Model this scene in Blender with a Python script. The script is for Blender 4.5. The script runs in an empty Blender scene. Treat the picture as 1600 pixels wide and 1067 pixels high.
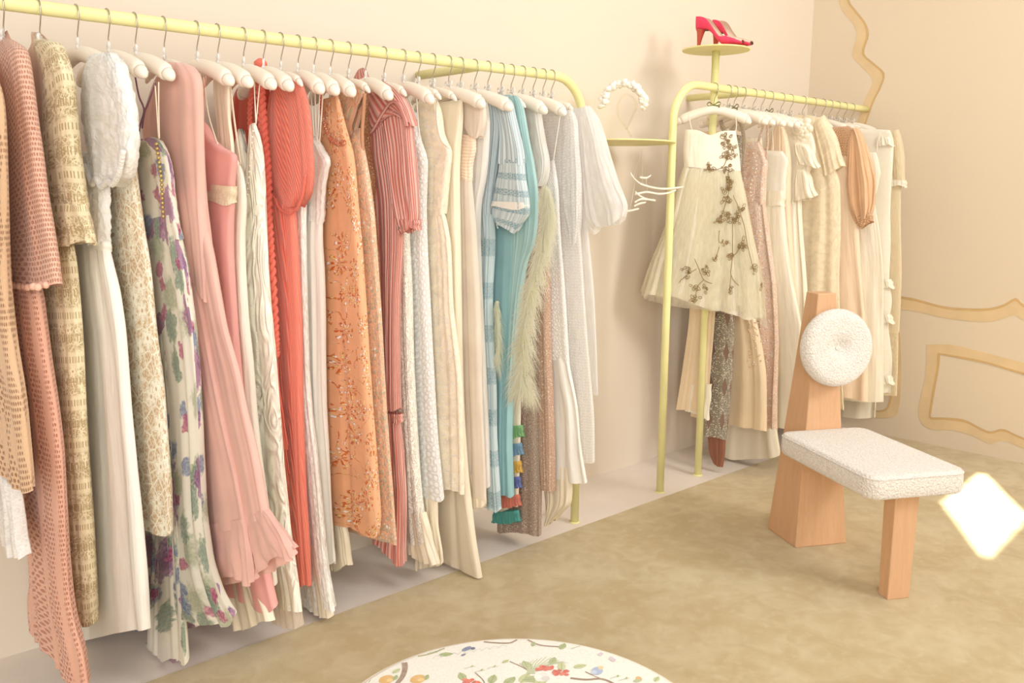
import bpy, bmesh, math, random
import numpy as np
from mathutils import Vector, Matrix
from mathutils.bvhtree import BVHTree
random.seed(7)
PI = math.pi
scn = bpy.context.scene
C = scn.collection

# ------------------------------------------------------------------ camera
F, PIT, YAW, ROLL, CAMH = 1387.0, math.radians(9.517), math.radians(47.43), math.radians(0.392), 1.35
_fw = np.array([math.cos(YAW)*math.cos(PIT), math.sin(YAW)*math.cos(PIT), -math.sin(PIT)])
_r = np.array([math.sin(YAW), -math.cos(YAW), 0.0]); _u = np.cross(_r, _fw)
RT = _r*math.cos(ROLL) + _u*math.sin(ROLL); UP = -_r*math.sin(ROLL) + _u*math.cos(ROLL)
EYE = np.array([0, 0, CAMH])
cd = bpy.data.cameras.new('camera'); cam = bpy.data.objects.new('camera', cd); C.objects.link(cam)
cd.sensor_width = 36; cd.lens = F/1600*36; cd.clip_start = 0.05
M = Matrix.Identity(4)
for i in range(3):
    M[i][0] = RT[i]; M[i][1] = UP[i]; M[i][2] = -_fw[i]; M[i][3] = EYE[i]
cam.matrix_world = M
scn.camera = cam

def ray(px, py):
    return _fw + RT*(px-800)/F - UP*(py-533.5)/F
def on_z(px, py, z=0.0):
    d = ray(px, py); return EYE + d*((z-CAMH)/d[2])
def on_y(px, py, y):
    d = ray(px, py); return EYE + d*(y/d[1])
def on_x(px, py, x):
    d = ray(px, py); return EYE + d*(x/d[0])

YR, ZL, ZR = 2.41, 1.779, 1.819          # rail plane, rail heights
YW, XW, YE = 2.77, 4.876, 2.35           # back wall, right wall, carpet edge

# ------------------------------------------------------------------ materials
def lin(c):
    if isinstance(c, str):
        c = c.lstrip('#'); c = [int(c[i:i+2], 16)/255 for i in (0, 2, 4)]
    return tuple((v/12.92 if v <= .04045 else ((v+.055)/1.055)**2.4) for v in c[:3]) + (1.0,)

class MT:
    def __init__(s, name, coord='UV'):
        s.m = bpy.data.materials.new(name); s.m.use_nodes = True
        s.t = s.m.node_tree; s.n = s.t.nodes; s.n.clear()
        s.out = s.n.new('ShaderNodeOutputMaterial'); s.b = s.n.new('ShaderNodeBsdfPrincipled')
        s.t.links.new(s.b.outputs[0], s.out.inputs[0])
        s.uv = coord == 'UV'; tc = s.n.new('ShaderNodeTexCoord'); s.co = tc.outputs[coord]; s.obj = tc.outputs['Object']
    def set(s, sock, v):
        if v is None: return
        if isinstance(v, bpy.types.NodeSocket): s.t.links.new(v, sock)
        elif isinstance(v, str): sock.default_value = lin(v)
        else: sock.default_value = v
    def math(s, op, a, b=None, c=None, clamp=False):
        n = s.n.new('ShaderNodeMath'); n.operation = op; n.use_clamp = clamp
        s.set(n.inputs[0], a); s.set(n.inputs[1], b)
        if c is not None: s.set(n.inputs[2], c)
        return n.outputs[0]
    def mix(s, f, a, b, blend='MIX'):
        n = s.n.new('ShaderNodeMix'); n.data_type = 'RGBA'; n.blend_type = blend
        s.set(n.inputs[0], f); s.set(n.inputs[6], a); s.set(n.inputs[7], b)
        return n.outputs[2]
    def noise(s, scale, detail=2, co=None, dist=0.0, rough=.5):
        n = s.n.new('ShaderNodeTexNoise'); n.inputs['Scale'].default_value = scale
        n.inputs['Detail'].default_value = detail; n.inputs['Distortion'].default_value = dist
        n.inputs['Roughness'].default_value = rough
        s.t.links.new(co or s.co, n.inputs['Vector']); return n
    def voro(s, scale, feat='F1', co=None, rnd=1.0):
        n = s.n.new('ShaderNodeTexVoronoi'); n.voronoi_dimensions = '2D' if s.uv else '3D'; n.feature = feat; n.inputs['Scale'].default_value = scale
        n.inputs['Randomness'].default_value = rnd
        s.t.links.new(co or s.co, n.inputs['Vector']); return n
    def mapping(s, scale=(1, 1, 1), loc=(0, 0, 0), co=None):
        n = s.n.new('ShaderNodeMapping'); n.inputs['Scale'].default_value = scale; n.inputs['Location'].default_value = loc
        s.t.links.new(co or s.co, n.inputs['Vector']); return n.outputs[0]
    def warp(s, amt, scale, co=None):
        n = s.noise(scale, 2, co)
        a = s.n.new('ShaderNodeVectorMath'); a.operation = 'SUBTRACT'; s.t.links.new(n.outputs['Color'], a.inputs[0]); a.inputs[1].default_value = (.5, .5, .5)
        b = s.n.new('ShaderNodeVectorMath'); b.operation = 'MULTIPLY_ADD'; s.t.links.new(a.outputs[0], b.inputs[0]); b.inputs[1].default_value = (amt,)*3
        s.t.links.new(co or s.co, b.inputs[2]); return b.outputs[0]
    def xyz(s, co=None):
        n = s.n.new('ShaderNodeSeparateXYZ'); s.t.links.new(co or s.co, n.inputs[0]); return n.outputs
    def rgb(s, c):
        n = s.n.new('ShaderNodeSeparateColor'); s.t.links.new(c, n.inputs[0]); return n.outputs
    def ss(s, x, lo, hi):      # smoothstep
        n = s.n.new('ShaderNodeMapRange'); n.interpolation_type = 'SMOOTHSTEP'
        n.inputs[1].default_value = lo; n.inputs[2].default_value = hi; s.set(n.inputs[0], x); return n.outputs[0]
    def bump(s, h, dist=.002, strength=1.0, nrm=None):
        n = s.n.new('ShaderNodeBump'); n.inputs['Distance'].default_value = dist; n.inputs['Strength'].default_value = strength
        s.set(n.inputs['Height'], h)
        if nrm is not None: s.t.links.new(nrm, n.inputs['Normal'])
        return n.outputs[0]
    def done(s, col=None, rough=.8, nrm=None, sheen=0, metal=None, spec=None, alpha=None, trans=0, sss=0):
        b = s.b.inputs
        s.set(b['Base Color'], col); s.set(b['Roughness'], rough)
        if nrm is not None: s.t.links.new(nrm, b['Normal'])
        if sheen: b['Sheen Weight'].default_value = sheen; b['Sheen Roughness'].default_value = .4
        s.set(b['Metallic'], metal); s.set(b['Specular IOR Level'], spec); s.set(b['Alpha'], alpha)
        if trans:                          # light passing through thin cloth
            tr = s.n.new('ShaderNodeBsdfTranslucent'); mx = s.n.new('ShaderNodeMixShader')
            s.set(tr.inputs[0], col)
            mx.inputs[0].default_value = trans
            s.t.links.new(s.b.outputs[0], mx.inputs[1]); s.t.links.new(tr.outputs[0], mx.inputs[2])
            last = mx.outputs[0]
            s.t.links.new(last, s.out.inputs[0])
        return s.m

def tint(c, k):
    c = c.lstrip('#'); v = [int(c[i:i+2], 16) for i in (0, 2, 4)]
    return '#' + ''.join('%02x' % max(0, min(255, int(x*k))) for x in v)

def m_plain(name, col, rough=.85, sheen=.3, weave=0.0012, trans=.18, spec=.3):
    t = MT(name); n = t.noise(9, 3); w = t.noise(420, 2)
    c = t.mix(n.outputs[0], tint(col, .93), tint(col, 1.05))
    return t.done(c, rough, t.bump(w.outputs[0], weave, .5), sheen, spec=spec, trans=trans)
def m_satin(name, col, rough=.36, trans=.08, spec=.5):
    t = MT(name); n = t.noise(5, 2); w = t.noise(7, 3, t.mapping((6, 1, 1)))
    c = t.mix(n.outputs[0], tint(col, .95), tint(col, 1.04))
    return t.done(c, rough, t.bump(w.outputs[0], .012, .35), .15, spec=spec, trans=trans)
def m_plush(name, col):
    t = MT(name); n = t.noise(25, 4, t.mapping((5, 1, 1)), 1.2); w = t.noise(160, 3)
    c = t.mix(t.ss(n.outputs[0], .35, .65), tint(col, .88), tint(col, 1.06))
    return t.done(c, .5, t.bump(w.outputs[0], .003, .6), .4)
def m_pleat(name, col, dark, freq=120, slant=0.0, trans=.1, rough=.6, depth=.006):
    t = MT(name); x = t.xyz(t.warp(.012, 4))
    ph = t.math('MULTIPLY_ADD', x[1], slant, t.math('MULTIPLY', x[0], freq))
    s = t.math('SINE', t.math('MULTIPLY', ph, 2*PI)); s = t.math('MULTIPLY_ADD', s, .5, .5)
    c = t.mix(t.ss(s, .05, .75), dark, col)  # groove shade and ridge highlights put into the colour
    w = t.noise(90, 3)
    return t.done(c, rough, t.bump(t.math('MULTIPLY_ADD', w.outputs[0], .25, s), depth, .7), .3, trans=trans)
def m_crochet(name, col, dark, pitch=.0105, holes=.35, big=False):
    t = MT(name); k = 1/pitch
    x = t.xyz(t.warp(.004, 60))
    # staggered open stitches
    row = t.math('FLOOR', t.math('MULTIPLY', x[1], k*.9))
    odd = t.math('MODULO', row, 2.0)
    uu = t.math('FRACT', t.math('MULTIPLY_ADD', odd, .5, t.math('MULTIPLY', x[0], k)))
    vv = t.math('FRACT', t.math('MULTIPLY', x[1], k*.9))
    du = t.math('SUBTRACT', uu, .5); dv = t.math('SUBTRACT', vv, .5)
    d = t.math('SQRT', t.math('ADD', t.math('MULTIPLY', du, du), t.math('MULTIPLY', dv, dv)))
    hole = t.ss(d, .36, .24)
    # panels of openwork between solid ribs
    rib = t.math('SINE', t.math('MULTIPLY', x[0], 2*PI/.085))
    bnd = t.math('SINE', t.math('MULTIPLY', x[1], 2*PI/.19))
    open_ = t.ss(t.math('MULTIPLY_ADD', bnd, holes, rib), -.55 if not big else -3, .1 if not big else -2)
    hole = t.math('MULTIPLY', hole, open_)
    y = t.noise(260, 2, t.mapping((1, 2.2, 1)))
    c = t.mix(t.math('MULTIPLY_ADD', y.outputs[0], .5, .25), tint(col, .84), tint(col, 1.1))
    c = t.mix(hole, c, dark)
    h = t.math('SUBTRACT', t.math('MULTIPLY_ADD', y.outputs[0], .6, 0.5), hole)
    return t.done(c, .95, t.bump(h, .005, .8), .25)
def m_lace(name, col, dark, scale=24, rings=26, contrast=.7, bandv=0.0):
    t = MT(name); co = t.warp(.006, 22)
    v = t.voro(scale, 'F1', co, .8)
    df = t.n.new('ShaderNodeVectorMath'); df.operation = 'SUBTRACT'; t.t.links.new(co, df.inputs[0]); t.t.links.new(v.outputs['Position'], df.inputs[1])
    x = t.xyz(df.outputs[0]); ang = t.math('ARCTAN2', x[1], x[0]); q = t.rgb(v.outputs['Color'])
    d = v.outputs['Distance']
    rad = t.math('MULTIPLY_ADD', t.math('SINE', t.math('MULTIPLY_ADD', ang, 6.0, t.math('MULTIPLY', q[1], 6.28))), .09, t.math('MULTIPLY_ADD', q[0], .12, .30))
    g = t.math('SUBTRACT', rad, d)
    petal = t.ss(g, .0, .03); vein = t.ss(t.math('ABSOLUTE', t.math('SUBTRACT', g, .085)), .035, .012)
    eye = t.ss(d, .085, .055)
    fl = t.math('SUBTRACT', t.math('SUBTRACT', petal, t.math('MULTIPLY', vein, .6)), eye, clamp=True)
    e = t.voro(scale*2.3, 'DISTANCE_TO_EDGE', t.warp(.01, 40)); cord = t.ss(e.outputs['Distance'], .10, .05)
    fine = t.voro(scale*8, 'F1'); net = t.math('MULTIPLY', t.ss(fine.outputs['Distance'], .3, .5), .5)
    k = t.math('MAXIMUM', fl, t.math('MULTIPLY', t.math('MAXIMUM', t.math('MULTIPLY', cord, .9), net), t.math('SUBTRACT', 1.0, petal)))
    if bandv:
        x = t.xyz(); b = t.math('SINE', t.math('MULTIPLY', x[1], 2*PI/bandv))
        vv = t.math('SINE', t.math('MULTIPLY', x[0], 2*PI/.012))
        sol = t.ss(b, -.2, -.6); k = t.math('MAXIMUM', k, t.math('MULTIPLY', sol, .85))
        lad = t.math('MULTIPLY', t.ss(b, .8, .92), t.ss(vv, .0, .5)); lad2 = t.math('MULTIPLY', t.ss(b, -.86, -.94), t.ss(vv, .0, .5))
        k = t.math('SUBTRACT', k, t.math('MAXIMUM', lad, lad2), clamp=True)
    f = t.math('MULTIPLY_ADD', k, contrast, 1-contrast)
    tw = t.noise(300, 2)
    c = t.mix(f, dark, t.mix(tw.outputs[0], tint(col, .93), tint(col, 1.05)))
    return t.done(c, .85, t.bump(t.math('MULTIPLY_ADD', tw.outputs[0], .3, k), .0015, .4), .2, trans=.08)
def m_floral(name, base):
    t = MT(name); col = t.mix(t.noise(6, 3).outputs[0], base, '#ebe4d0')
    def layer(col, scale, loc, r, soft, thr, cols, st=(1, 1, 1), wp=.05):
        co = t.mapping(st, loc, t.warp(wp, 24))
        v = t.voro(scale, 'F1', co); q = t.rgb(v.outputs['Color'])
        d = t.math('MULTIPLY_ADD', t.noise(55, 3).outputs[0], .34, t.math('SUBTRACT', v.outputs['Distance'], .17))
        on = t.math('MULTIPLY', t.ss(d, r, r-soft), t.math('GREATER_THAN', q[0], thr))
        inner = t.mix(t.ss(d, r*.25, r*.85), cols[0], cols[1])
        inner = t.mix(t.ss(t.noise(120, 2).outputs[0], .4, .6), inner, cols[2])
        return t.mix(t.math('MULTIPLY', on, .78), col, inner)
    col = layer(col, 8, (3.1, 1.2, 0), .50, .3, .5, ('#b8bb9a', '#c9c7ad', '#a3ab8c'))
    col = layer(col, 11, (0, .3, 0), .40, .12, .62, ('#7b9380', '#a5b596', '#647e70'), (1, .7, 1))
    col = layer(col, 11, (.7, 5.3, 0), .36, .14, .78, ('#7f8fb0', '#a9b2c4', '#5f709c'))
    col = layer(col, 9, (2.7, .2, 0), .46, .08, .66, ('#98467c', '#c07fa6', '#84548c'), (1, .85, 1), .07)
    col = layer(col, 15, (9.7, 4.2, 0), .34, .1, .8, ('#c0527f', '#d98da3', '#a33c6c'))
    w = t.noise(400, 2)
    return t.done(col, .75, t.bump(w.outputs[0], .001, .4), .2, trans=.22)
def m_sequin(name, base, cols, scale=170, motif=14, cover=.5, spark=.93, flower=0):
    t = MT(name)
    v = t.voro(scale, 'F1'); q = t.rgb(v.outputs['Color'])
    dot = t.ss(v.outputs['Distance'], .46, .36)
    mv = t.voro(motif, 'F1', t.warp(.02, 25), .8)
    ring = t.math('SINE', t.math('MULTIPLY', mv.outputs['Distance'], 15))
    nz = t.noise(motif*2.2, 3)
    msk = t.ss(t.math('MULTIPLY_ADD', nz.outputs[0], 1.6, ring), 1.9-2.2*cover, 2.1-2.2*cover)
    if flower:
        co = t.warp(.004, 40); fv = t.voro(flower, 'F1', co, .7)
        df = t.n.new('ShaderNodeVectorMath'); df.operation = 'SUBTRACT'; t.t.links.new(co, df.inputs[0]); t.t.links.new(fv.outputs['Position'], df.inputs[1])
        xx = t.xyz(df.outputs[0]); ang = t.math('ARCTAN2', xx[1], xx[0]); d = fv.outputs['Distance']
        pet = t.math('MULTIPLY', t.ss(t.math('SINE', t.math('MULTIPLY', ang, 9.0)), -.1, .3), t.math('MULTIPLY', t.ss(d, .42, .37), t.ss(d, .03, .06)))
        vine = t.ss(t.math('ABSOLUTE', t.math('SUBTRACT', t.noise(flower*.8, 1, None, 1.0).outputs[0], .5)), .010, .004)
        msk = t.math('MAXIMUM', pet, vine); dot = t.ss(v.outputs['Distance'], .6, .45)
    on = t.math('MULTIPLY', dot, msk)
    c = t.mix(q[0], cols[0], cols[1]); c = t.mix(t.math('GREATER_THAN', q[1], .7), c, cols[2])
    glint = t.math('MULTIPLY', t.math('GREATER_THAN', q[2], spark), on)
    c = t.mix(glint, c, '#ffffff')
    bc = t.mix(t.noise(14, 3).outputs[0], tint(base, .92), tint(base, 1.05))
    col = t.mix(on, bc, c)
    h = t.math('MULTIPLY', on, t.math('MULTIPLY_ADD', q[1], .8, .3))
    return t.done(col, t.math('MULTIPLY_ADD', on, -.45, .8), t.bump(h, .004, .8), .1, metal=t.math('MULTIPLY', on, .12))
def m_beads(name, base, dark, scale=260):     # all-over bugle beads in squiggles
    t = MT(name); v = t.voro(scale, 'F1', t.mapping((1, .55, 1), co=t.warp(.008, 60))); q = t.rgb(v.outputs['Color'])
    sq = t.math('SINE', t.math('MULTIPLY', t.noise(45, 2, None, 2.0).outputs[0], 60))
    k = t.math('MULTIPLY', t.ss(v.outputs['Distance'], .5, .2), t.math('MULTIPLY_ADD', sq, .35, .65))
    c = t.mix(k, dark, base); c = t.mix(t.math('MULTIPLY', t.math('GREATER_THAN', q[2], .9), k), c, '#fff6ea')
    return t.done(c, .4, t.bump(k, .002, .6), 0)
def m_tulle(name, col, alpha=.6, dots=None, rough=.9):
    t = MT(name); x = t.noise(30, 3, t.mapping((5, .6, 1)))
    c = t.mix(x.outputs[0], tint(col, .94), tint(col, 1.06)); a = t.math('MULTIPLY_ADD', x.outputs[0], .35, alpha-.17, clamp=True)
    if dots:
        v = t.voro(dots, 'F1', None, .5); d = t.ss(v.outputs['Distance'], .3, .2)
        c = t.mix(d, c, '#ffffff'); a = t.math('MAXIMUM', a, d)
    return t.done(c, rough, None, .6, alpha=a, trans=.35)
def m_bands(name, col, dark, period=.16):     # cotton with rows of openwork lace
    t = MT(name); x = t.xyz(); fr = t.math('FRACT', t.math('DIVIDE', x[1], period))
    band = t.math('MULTIPLY', t.ss(fr, .56, .6), t.ss(fr, .99, .95))
    v = t.voro(70, 'F1', t.mapping((1, 1.2, 1)), .25); hole = t.ss(t.math('SINE', t.math('MULTIPLY', v.outputs['Distance'], 13)), .0, .5)
    k = t.math('MULTIPLY', band, hole)
    tk = t.math('SINE', t.math('MULTIPLY', x[0], 2*PI/.011))
    plain = t.mix(t.math('MULTIPLY_ADD', tk, .3, .4), tint(col, .9), tint(col, 1.05))
    c = t.mix(band, plain, tint(col, .9)); c = t.mix(k, c, dark)
    return t.done(c, .85, t.bump(t.math('SUBTRACT', t.math('MULTIPLY', tk, .3), k), .002, .7), .2, trans=.12)
def m_emboss(name, col, scale=30, kind='swirl', depth=.006, spark=0, dark=.86):
    t = MT(name)
    if kind == 'swirl2':
        n = t.noise(scale, 1, t.mapping((1, .55, 1)), 1.5); h = t.math('SINE', t.math('MULTIPLY', n.outputs[0], 30))
    elif kind == 'swirl':
        n = t.noise(scale, 2, t.mapping((1, .6, 1)), 2.5); h = t.math('SINE', t.math('MULTIPLY', n.outputs[0], 26))
    elif kind == 'loop':
        v = t.voro(scale, 'F1', t.warp(.006, 30), .35); h = t.math('SINE', t.math('MULTIPLY', v.outputs['Distance'], 11))
    else:
        n = t.noise(scale, 4, None, 1.0); h = t.math('MULTIPLY_ADD', n.outputs[0], 4, -2)
    k = t.math('MULTIPLY_ADD', h, .5, .5, clamp=True)
    c = t.mix(k, tint(col, dark), tint(col, 1.05))
    if spark:
        v2 = t.voro(150, 'F1'); q = t.rgb(v2.outputs['Color'])
        g = t.math('MULTIPLY', t.ss(v2.outputs['Distance'], .4, .25), t.math('GREATER_THAN', q[0], spark))
        c = t.mix(g, c, '#ffffff')
        return t.done(c, t.math('MULTIPLY_ADD', g, -.6, .75), t.bump(t.math('ADD', k, g), depth, .8), .1, metal=None)
    return t.done(c, .7, t.bump(k, depth, .5), .35, trans=.1)
def m_lozenge(name):
    t = MT(name); x = t.xyz()
    a = t.math('FRACT', t.math('MULTIPLY', x[0], 1/.052)); b = t.math('FRACT', t.math('MULTIPLY', x[1], 1/.17))
    d = t.math('ADD', t.math('ABSOLUTE', t.math('SUBTRACT', a, .5)), t.math('ABSOLUTE', t.math('SUBTRACT', b, .5)))
    loz = t.ss(d, .30, .27)
    v = t.voro(300, 'F1'); q = t.rgb(v.outputs['Color'])
    k = t.ss(v.outputs['Distance'], .5, .25)
    bead = t.mix(k, '#8d8173', '#cfc5b2'); bead = t.mix(t.math('GREATER_THAN', q[0], .86), bead, '#fffbe9')
    c = t.mix(loz, bead, '#8f7468')
    return t.done(c, .4, t.bump(t.math('MULTIPLY', k, t.math('SUBTRACT', 1.0, loz)), .003, .8), 0, metal=.15)
def m_simple(name, col, rough=.6, metal=0, spec=.4, nz=None, bump=.001):
    t = MT(name, 'Object'); c = col; nr = None
    if nz:
        n = t.noise(nz, 3); c = t.mix(n.outputs[0], tint(col, .93), tint(col, 1.06)); nr = t.bump(n.outputs[0], bump, .5)
    return t.done(c, rough, nr, 0, metal=metal, spec=spec)

# ------------------------------------------------------------------ object helpers
def tag(o, label=None, cat=None, group=None, kind=None):
    if label: o['label'] = label
    if cat: o['category'] = cat
    if group: o['group'] = group
    if kind: o['kind'] = kind
    return o
def empty(name, loc=(0, 0, 0), rz=0):
    o = bpy.data.objects.new(name, None); C.objects.link(o); o.location = loc; o.rotation_euler = (0, 0, rz)
    o.empty_display_size = .05
    return o
def mobj(name, verts, faces, mat, parent=None, smooth=True, uv=None, loc=None):
    me = bpy.data.meshes.new(name)
    vs = np.asarray(verts, dtype=float)
    pl = np.array(parent.location) if parent is not None else np.zeros(3)
    if parent is not None and parent.parent is not None: pl = pl + np.array(parent.parent.location)
    o_ = np.array(loc) if loc is not None else (np.zeros(3))
    me.from_pydata((vs - pl - o_).tolist(), [], faces)
    if smooth: me.polygons.foreach_set('use_smooth', [True]*len(me.polygons))
    if uv is not None:
        l = me.uv_layers.new(name='UVMap'); vi = np.zeros(len(me.loops), dtype=np.int32); me.loops.foreach_get('vertex_index', vi)
        l.data.foreach_set('uv', np.asarray(uv, dtype=float)[vi].ravel())
    me.materials.append(mat); me.update()
    o = bpy.data.objects.new(name, me); C.objects.link(o)
    if parent is not None: o.parent = parent
    if loc is not None: o.location = loc
    return o
def bmobj(name, bm, mat, parent=None, smooth=True, bevel=0, seg=2, angle=None):
    if bevel: bmesh.ops.bevel(bm, geom=bm.edges[:], offset=bevel, segments=seg, affect='EDGES', profile=.5)
    bmesh.ops.recalc_face_normals(bm, faces=bm.faces[:])
    me = bpy.data.meshes.new(name)
    if parent is not None:
        pl = Vector(parent.location)
        if parent.parent is not None: pl = pl + Vector(parent.parent.location)
        bmesh.ops.translate(bm, vec=-pl, verts=bm.verts[:])
    bm.to_mesh(me); bm.free()
    me.polygons.foreach_set('use_smooth', [smooth]*len(me.polygons))
    me.materials.append(mat); o = bpy.data.objects.new(name, me); C.objects.link(o)
    if parent is not None: o.parent = parent
    return o
def box_bm(lo, hi, bm=None):
    bm = bm or bmesh.new()
    vs = [bm.verts.new((x, y, z)) for x in (lo[0], hi[0]) for y in (lo[1], hi[1]) for z in (lo[2], hi[2])]
    for f in ((0, 1, 3, 2), (4, 6, 7, 5), (0, 4, 5, 1), (2, 3, 7, 6), (0, 2, 6, 4), (1, 5, 7, 3)): bm.faces.new([vs[i] for i in f])
    return bm
def frustum_bm(bot, top, z0, z1):
    bm = bmesh.new(); a = [bm.verts.new((p[0], p[1], z0)) for p in bot]; b = [bm.verts.new((p[0], p[1], z1)) for p in top]
    n = len(a); bm.faces.new(a[::-1]); bm.faces.new(b)
    for i in range(n): bm.faces.new((a[i], a[(i+1) % n], b[(i+1) % n], b[i]))
    return bm
def tube(path, rad, seg=12, cap=True, close=False):
    """verts, faces of a tube along path; rad a number or one radius per point"""
    P = np.array(path, dtype=float); n = len(P)
    r = np.full(n, rad, dtype=float) if np.isscalar(rad) else np.array(rad, dtype=float)
    T = np.gradient(P, axis=0); T /= np.linalg.norm(T, axis=1)[:, None] + 1e-12
    up = np.array([0, 0, 1.0]) if abs(T[0][2]) < .9 else np.array([0, 1.0, 0])
    N = np.cross(T[0], up); N /= np.linalg.norm(N)
    V = []; a = np.linspace(0, 2*PI, seg, endpoint=False)
    for i in range(n):
        N = N - T[i]*(N@T[i]); N /= np.linalg.norm(N); B = np.cross(T[i], N)
        V.append(P[i] + r[i]*(np.cos(a)[:, None]*N + np.sin(a)[:, None]*B))
    V = np.concatenate(V); Fc = []
    for i in range(n-1):
        for j in range(seg):
            k = (j+1) % seg; Fc.append((i*seg+j, i*seg+k, (i+1)*seg+k, (i+1)*seg+j))
    if cap:
        Fc.append(tuple(range(seg-1, -1, -1))); Fc.append(tuple((n-1)*seg+j for j in range(seg)))
    return V, Fc
class Acc:
    def __init__(s): s.v = []; s.f = []; s.n = 0
    def add(s, vf):
        v, f = vf; s.v.append(np.asarray(v)); s.f += [tuple(i+s.n for i in q) for q in f]; s.n += len(v); return s
    def obj(s, name, mat, parent=None, smooth=True): return mobj(name, np.concatenate(s.v), s.f, mat, parent, smooth)
def blob(c, r, seg=8, rings=5, nz=0):
    c = np.array(c); r = np.array(r if not np.isscalar(r) else (r, r, r)); V = []; Fc = []
    for i in range(rings+1):
        th = PI*i/rings
        for j in range(seg):
            ph = 2*PI*j/seg; k = 1+nz*random.uniform(-1, 1)
            V.append(c + r*k*np.array([math.sin(th)*math.cos(ph), math.sin(th)*math.sin(ph), math.cos(th)]))
    for i in range(rings):
        for j in range(seg):
            k = (j+1) % seg; Fc.append((i*seg+j, (i+1)*seg+j, (i+1)*seg+k, i*seg+k))
    return np.array(V), Fc
def smooth_path(pts, n=40):
    P = np.array(pts, dtype=float); m = len(P); t = np.linspace(0, m-1, n); out = []
    for x in t:
        i = min(int(x), m-2); u = x-i
        p0, p1, p2, p3 = P[max(i-1, 0)], P[i], P[i+1], P[min(i+2, m-1)]
        out.append(.5*((2*p1) + (-p0+p2)*u + (2*p0-5*p1+4*p2-p3)*u*u + (-p0+3*p1-3*p2+p3)*u**3))
    return np.array(out)

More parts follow.
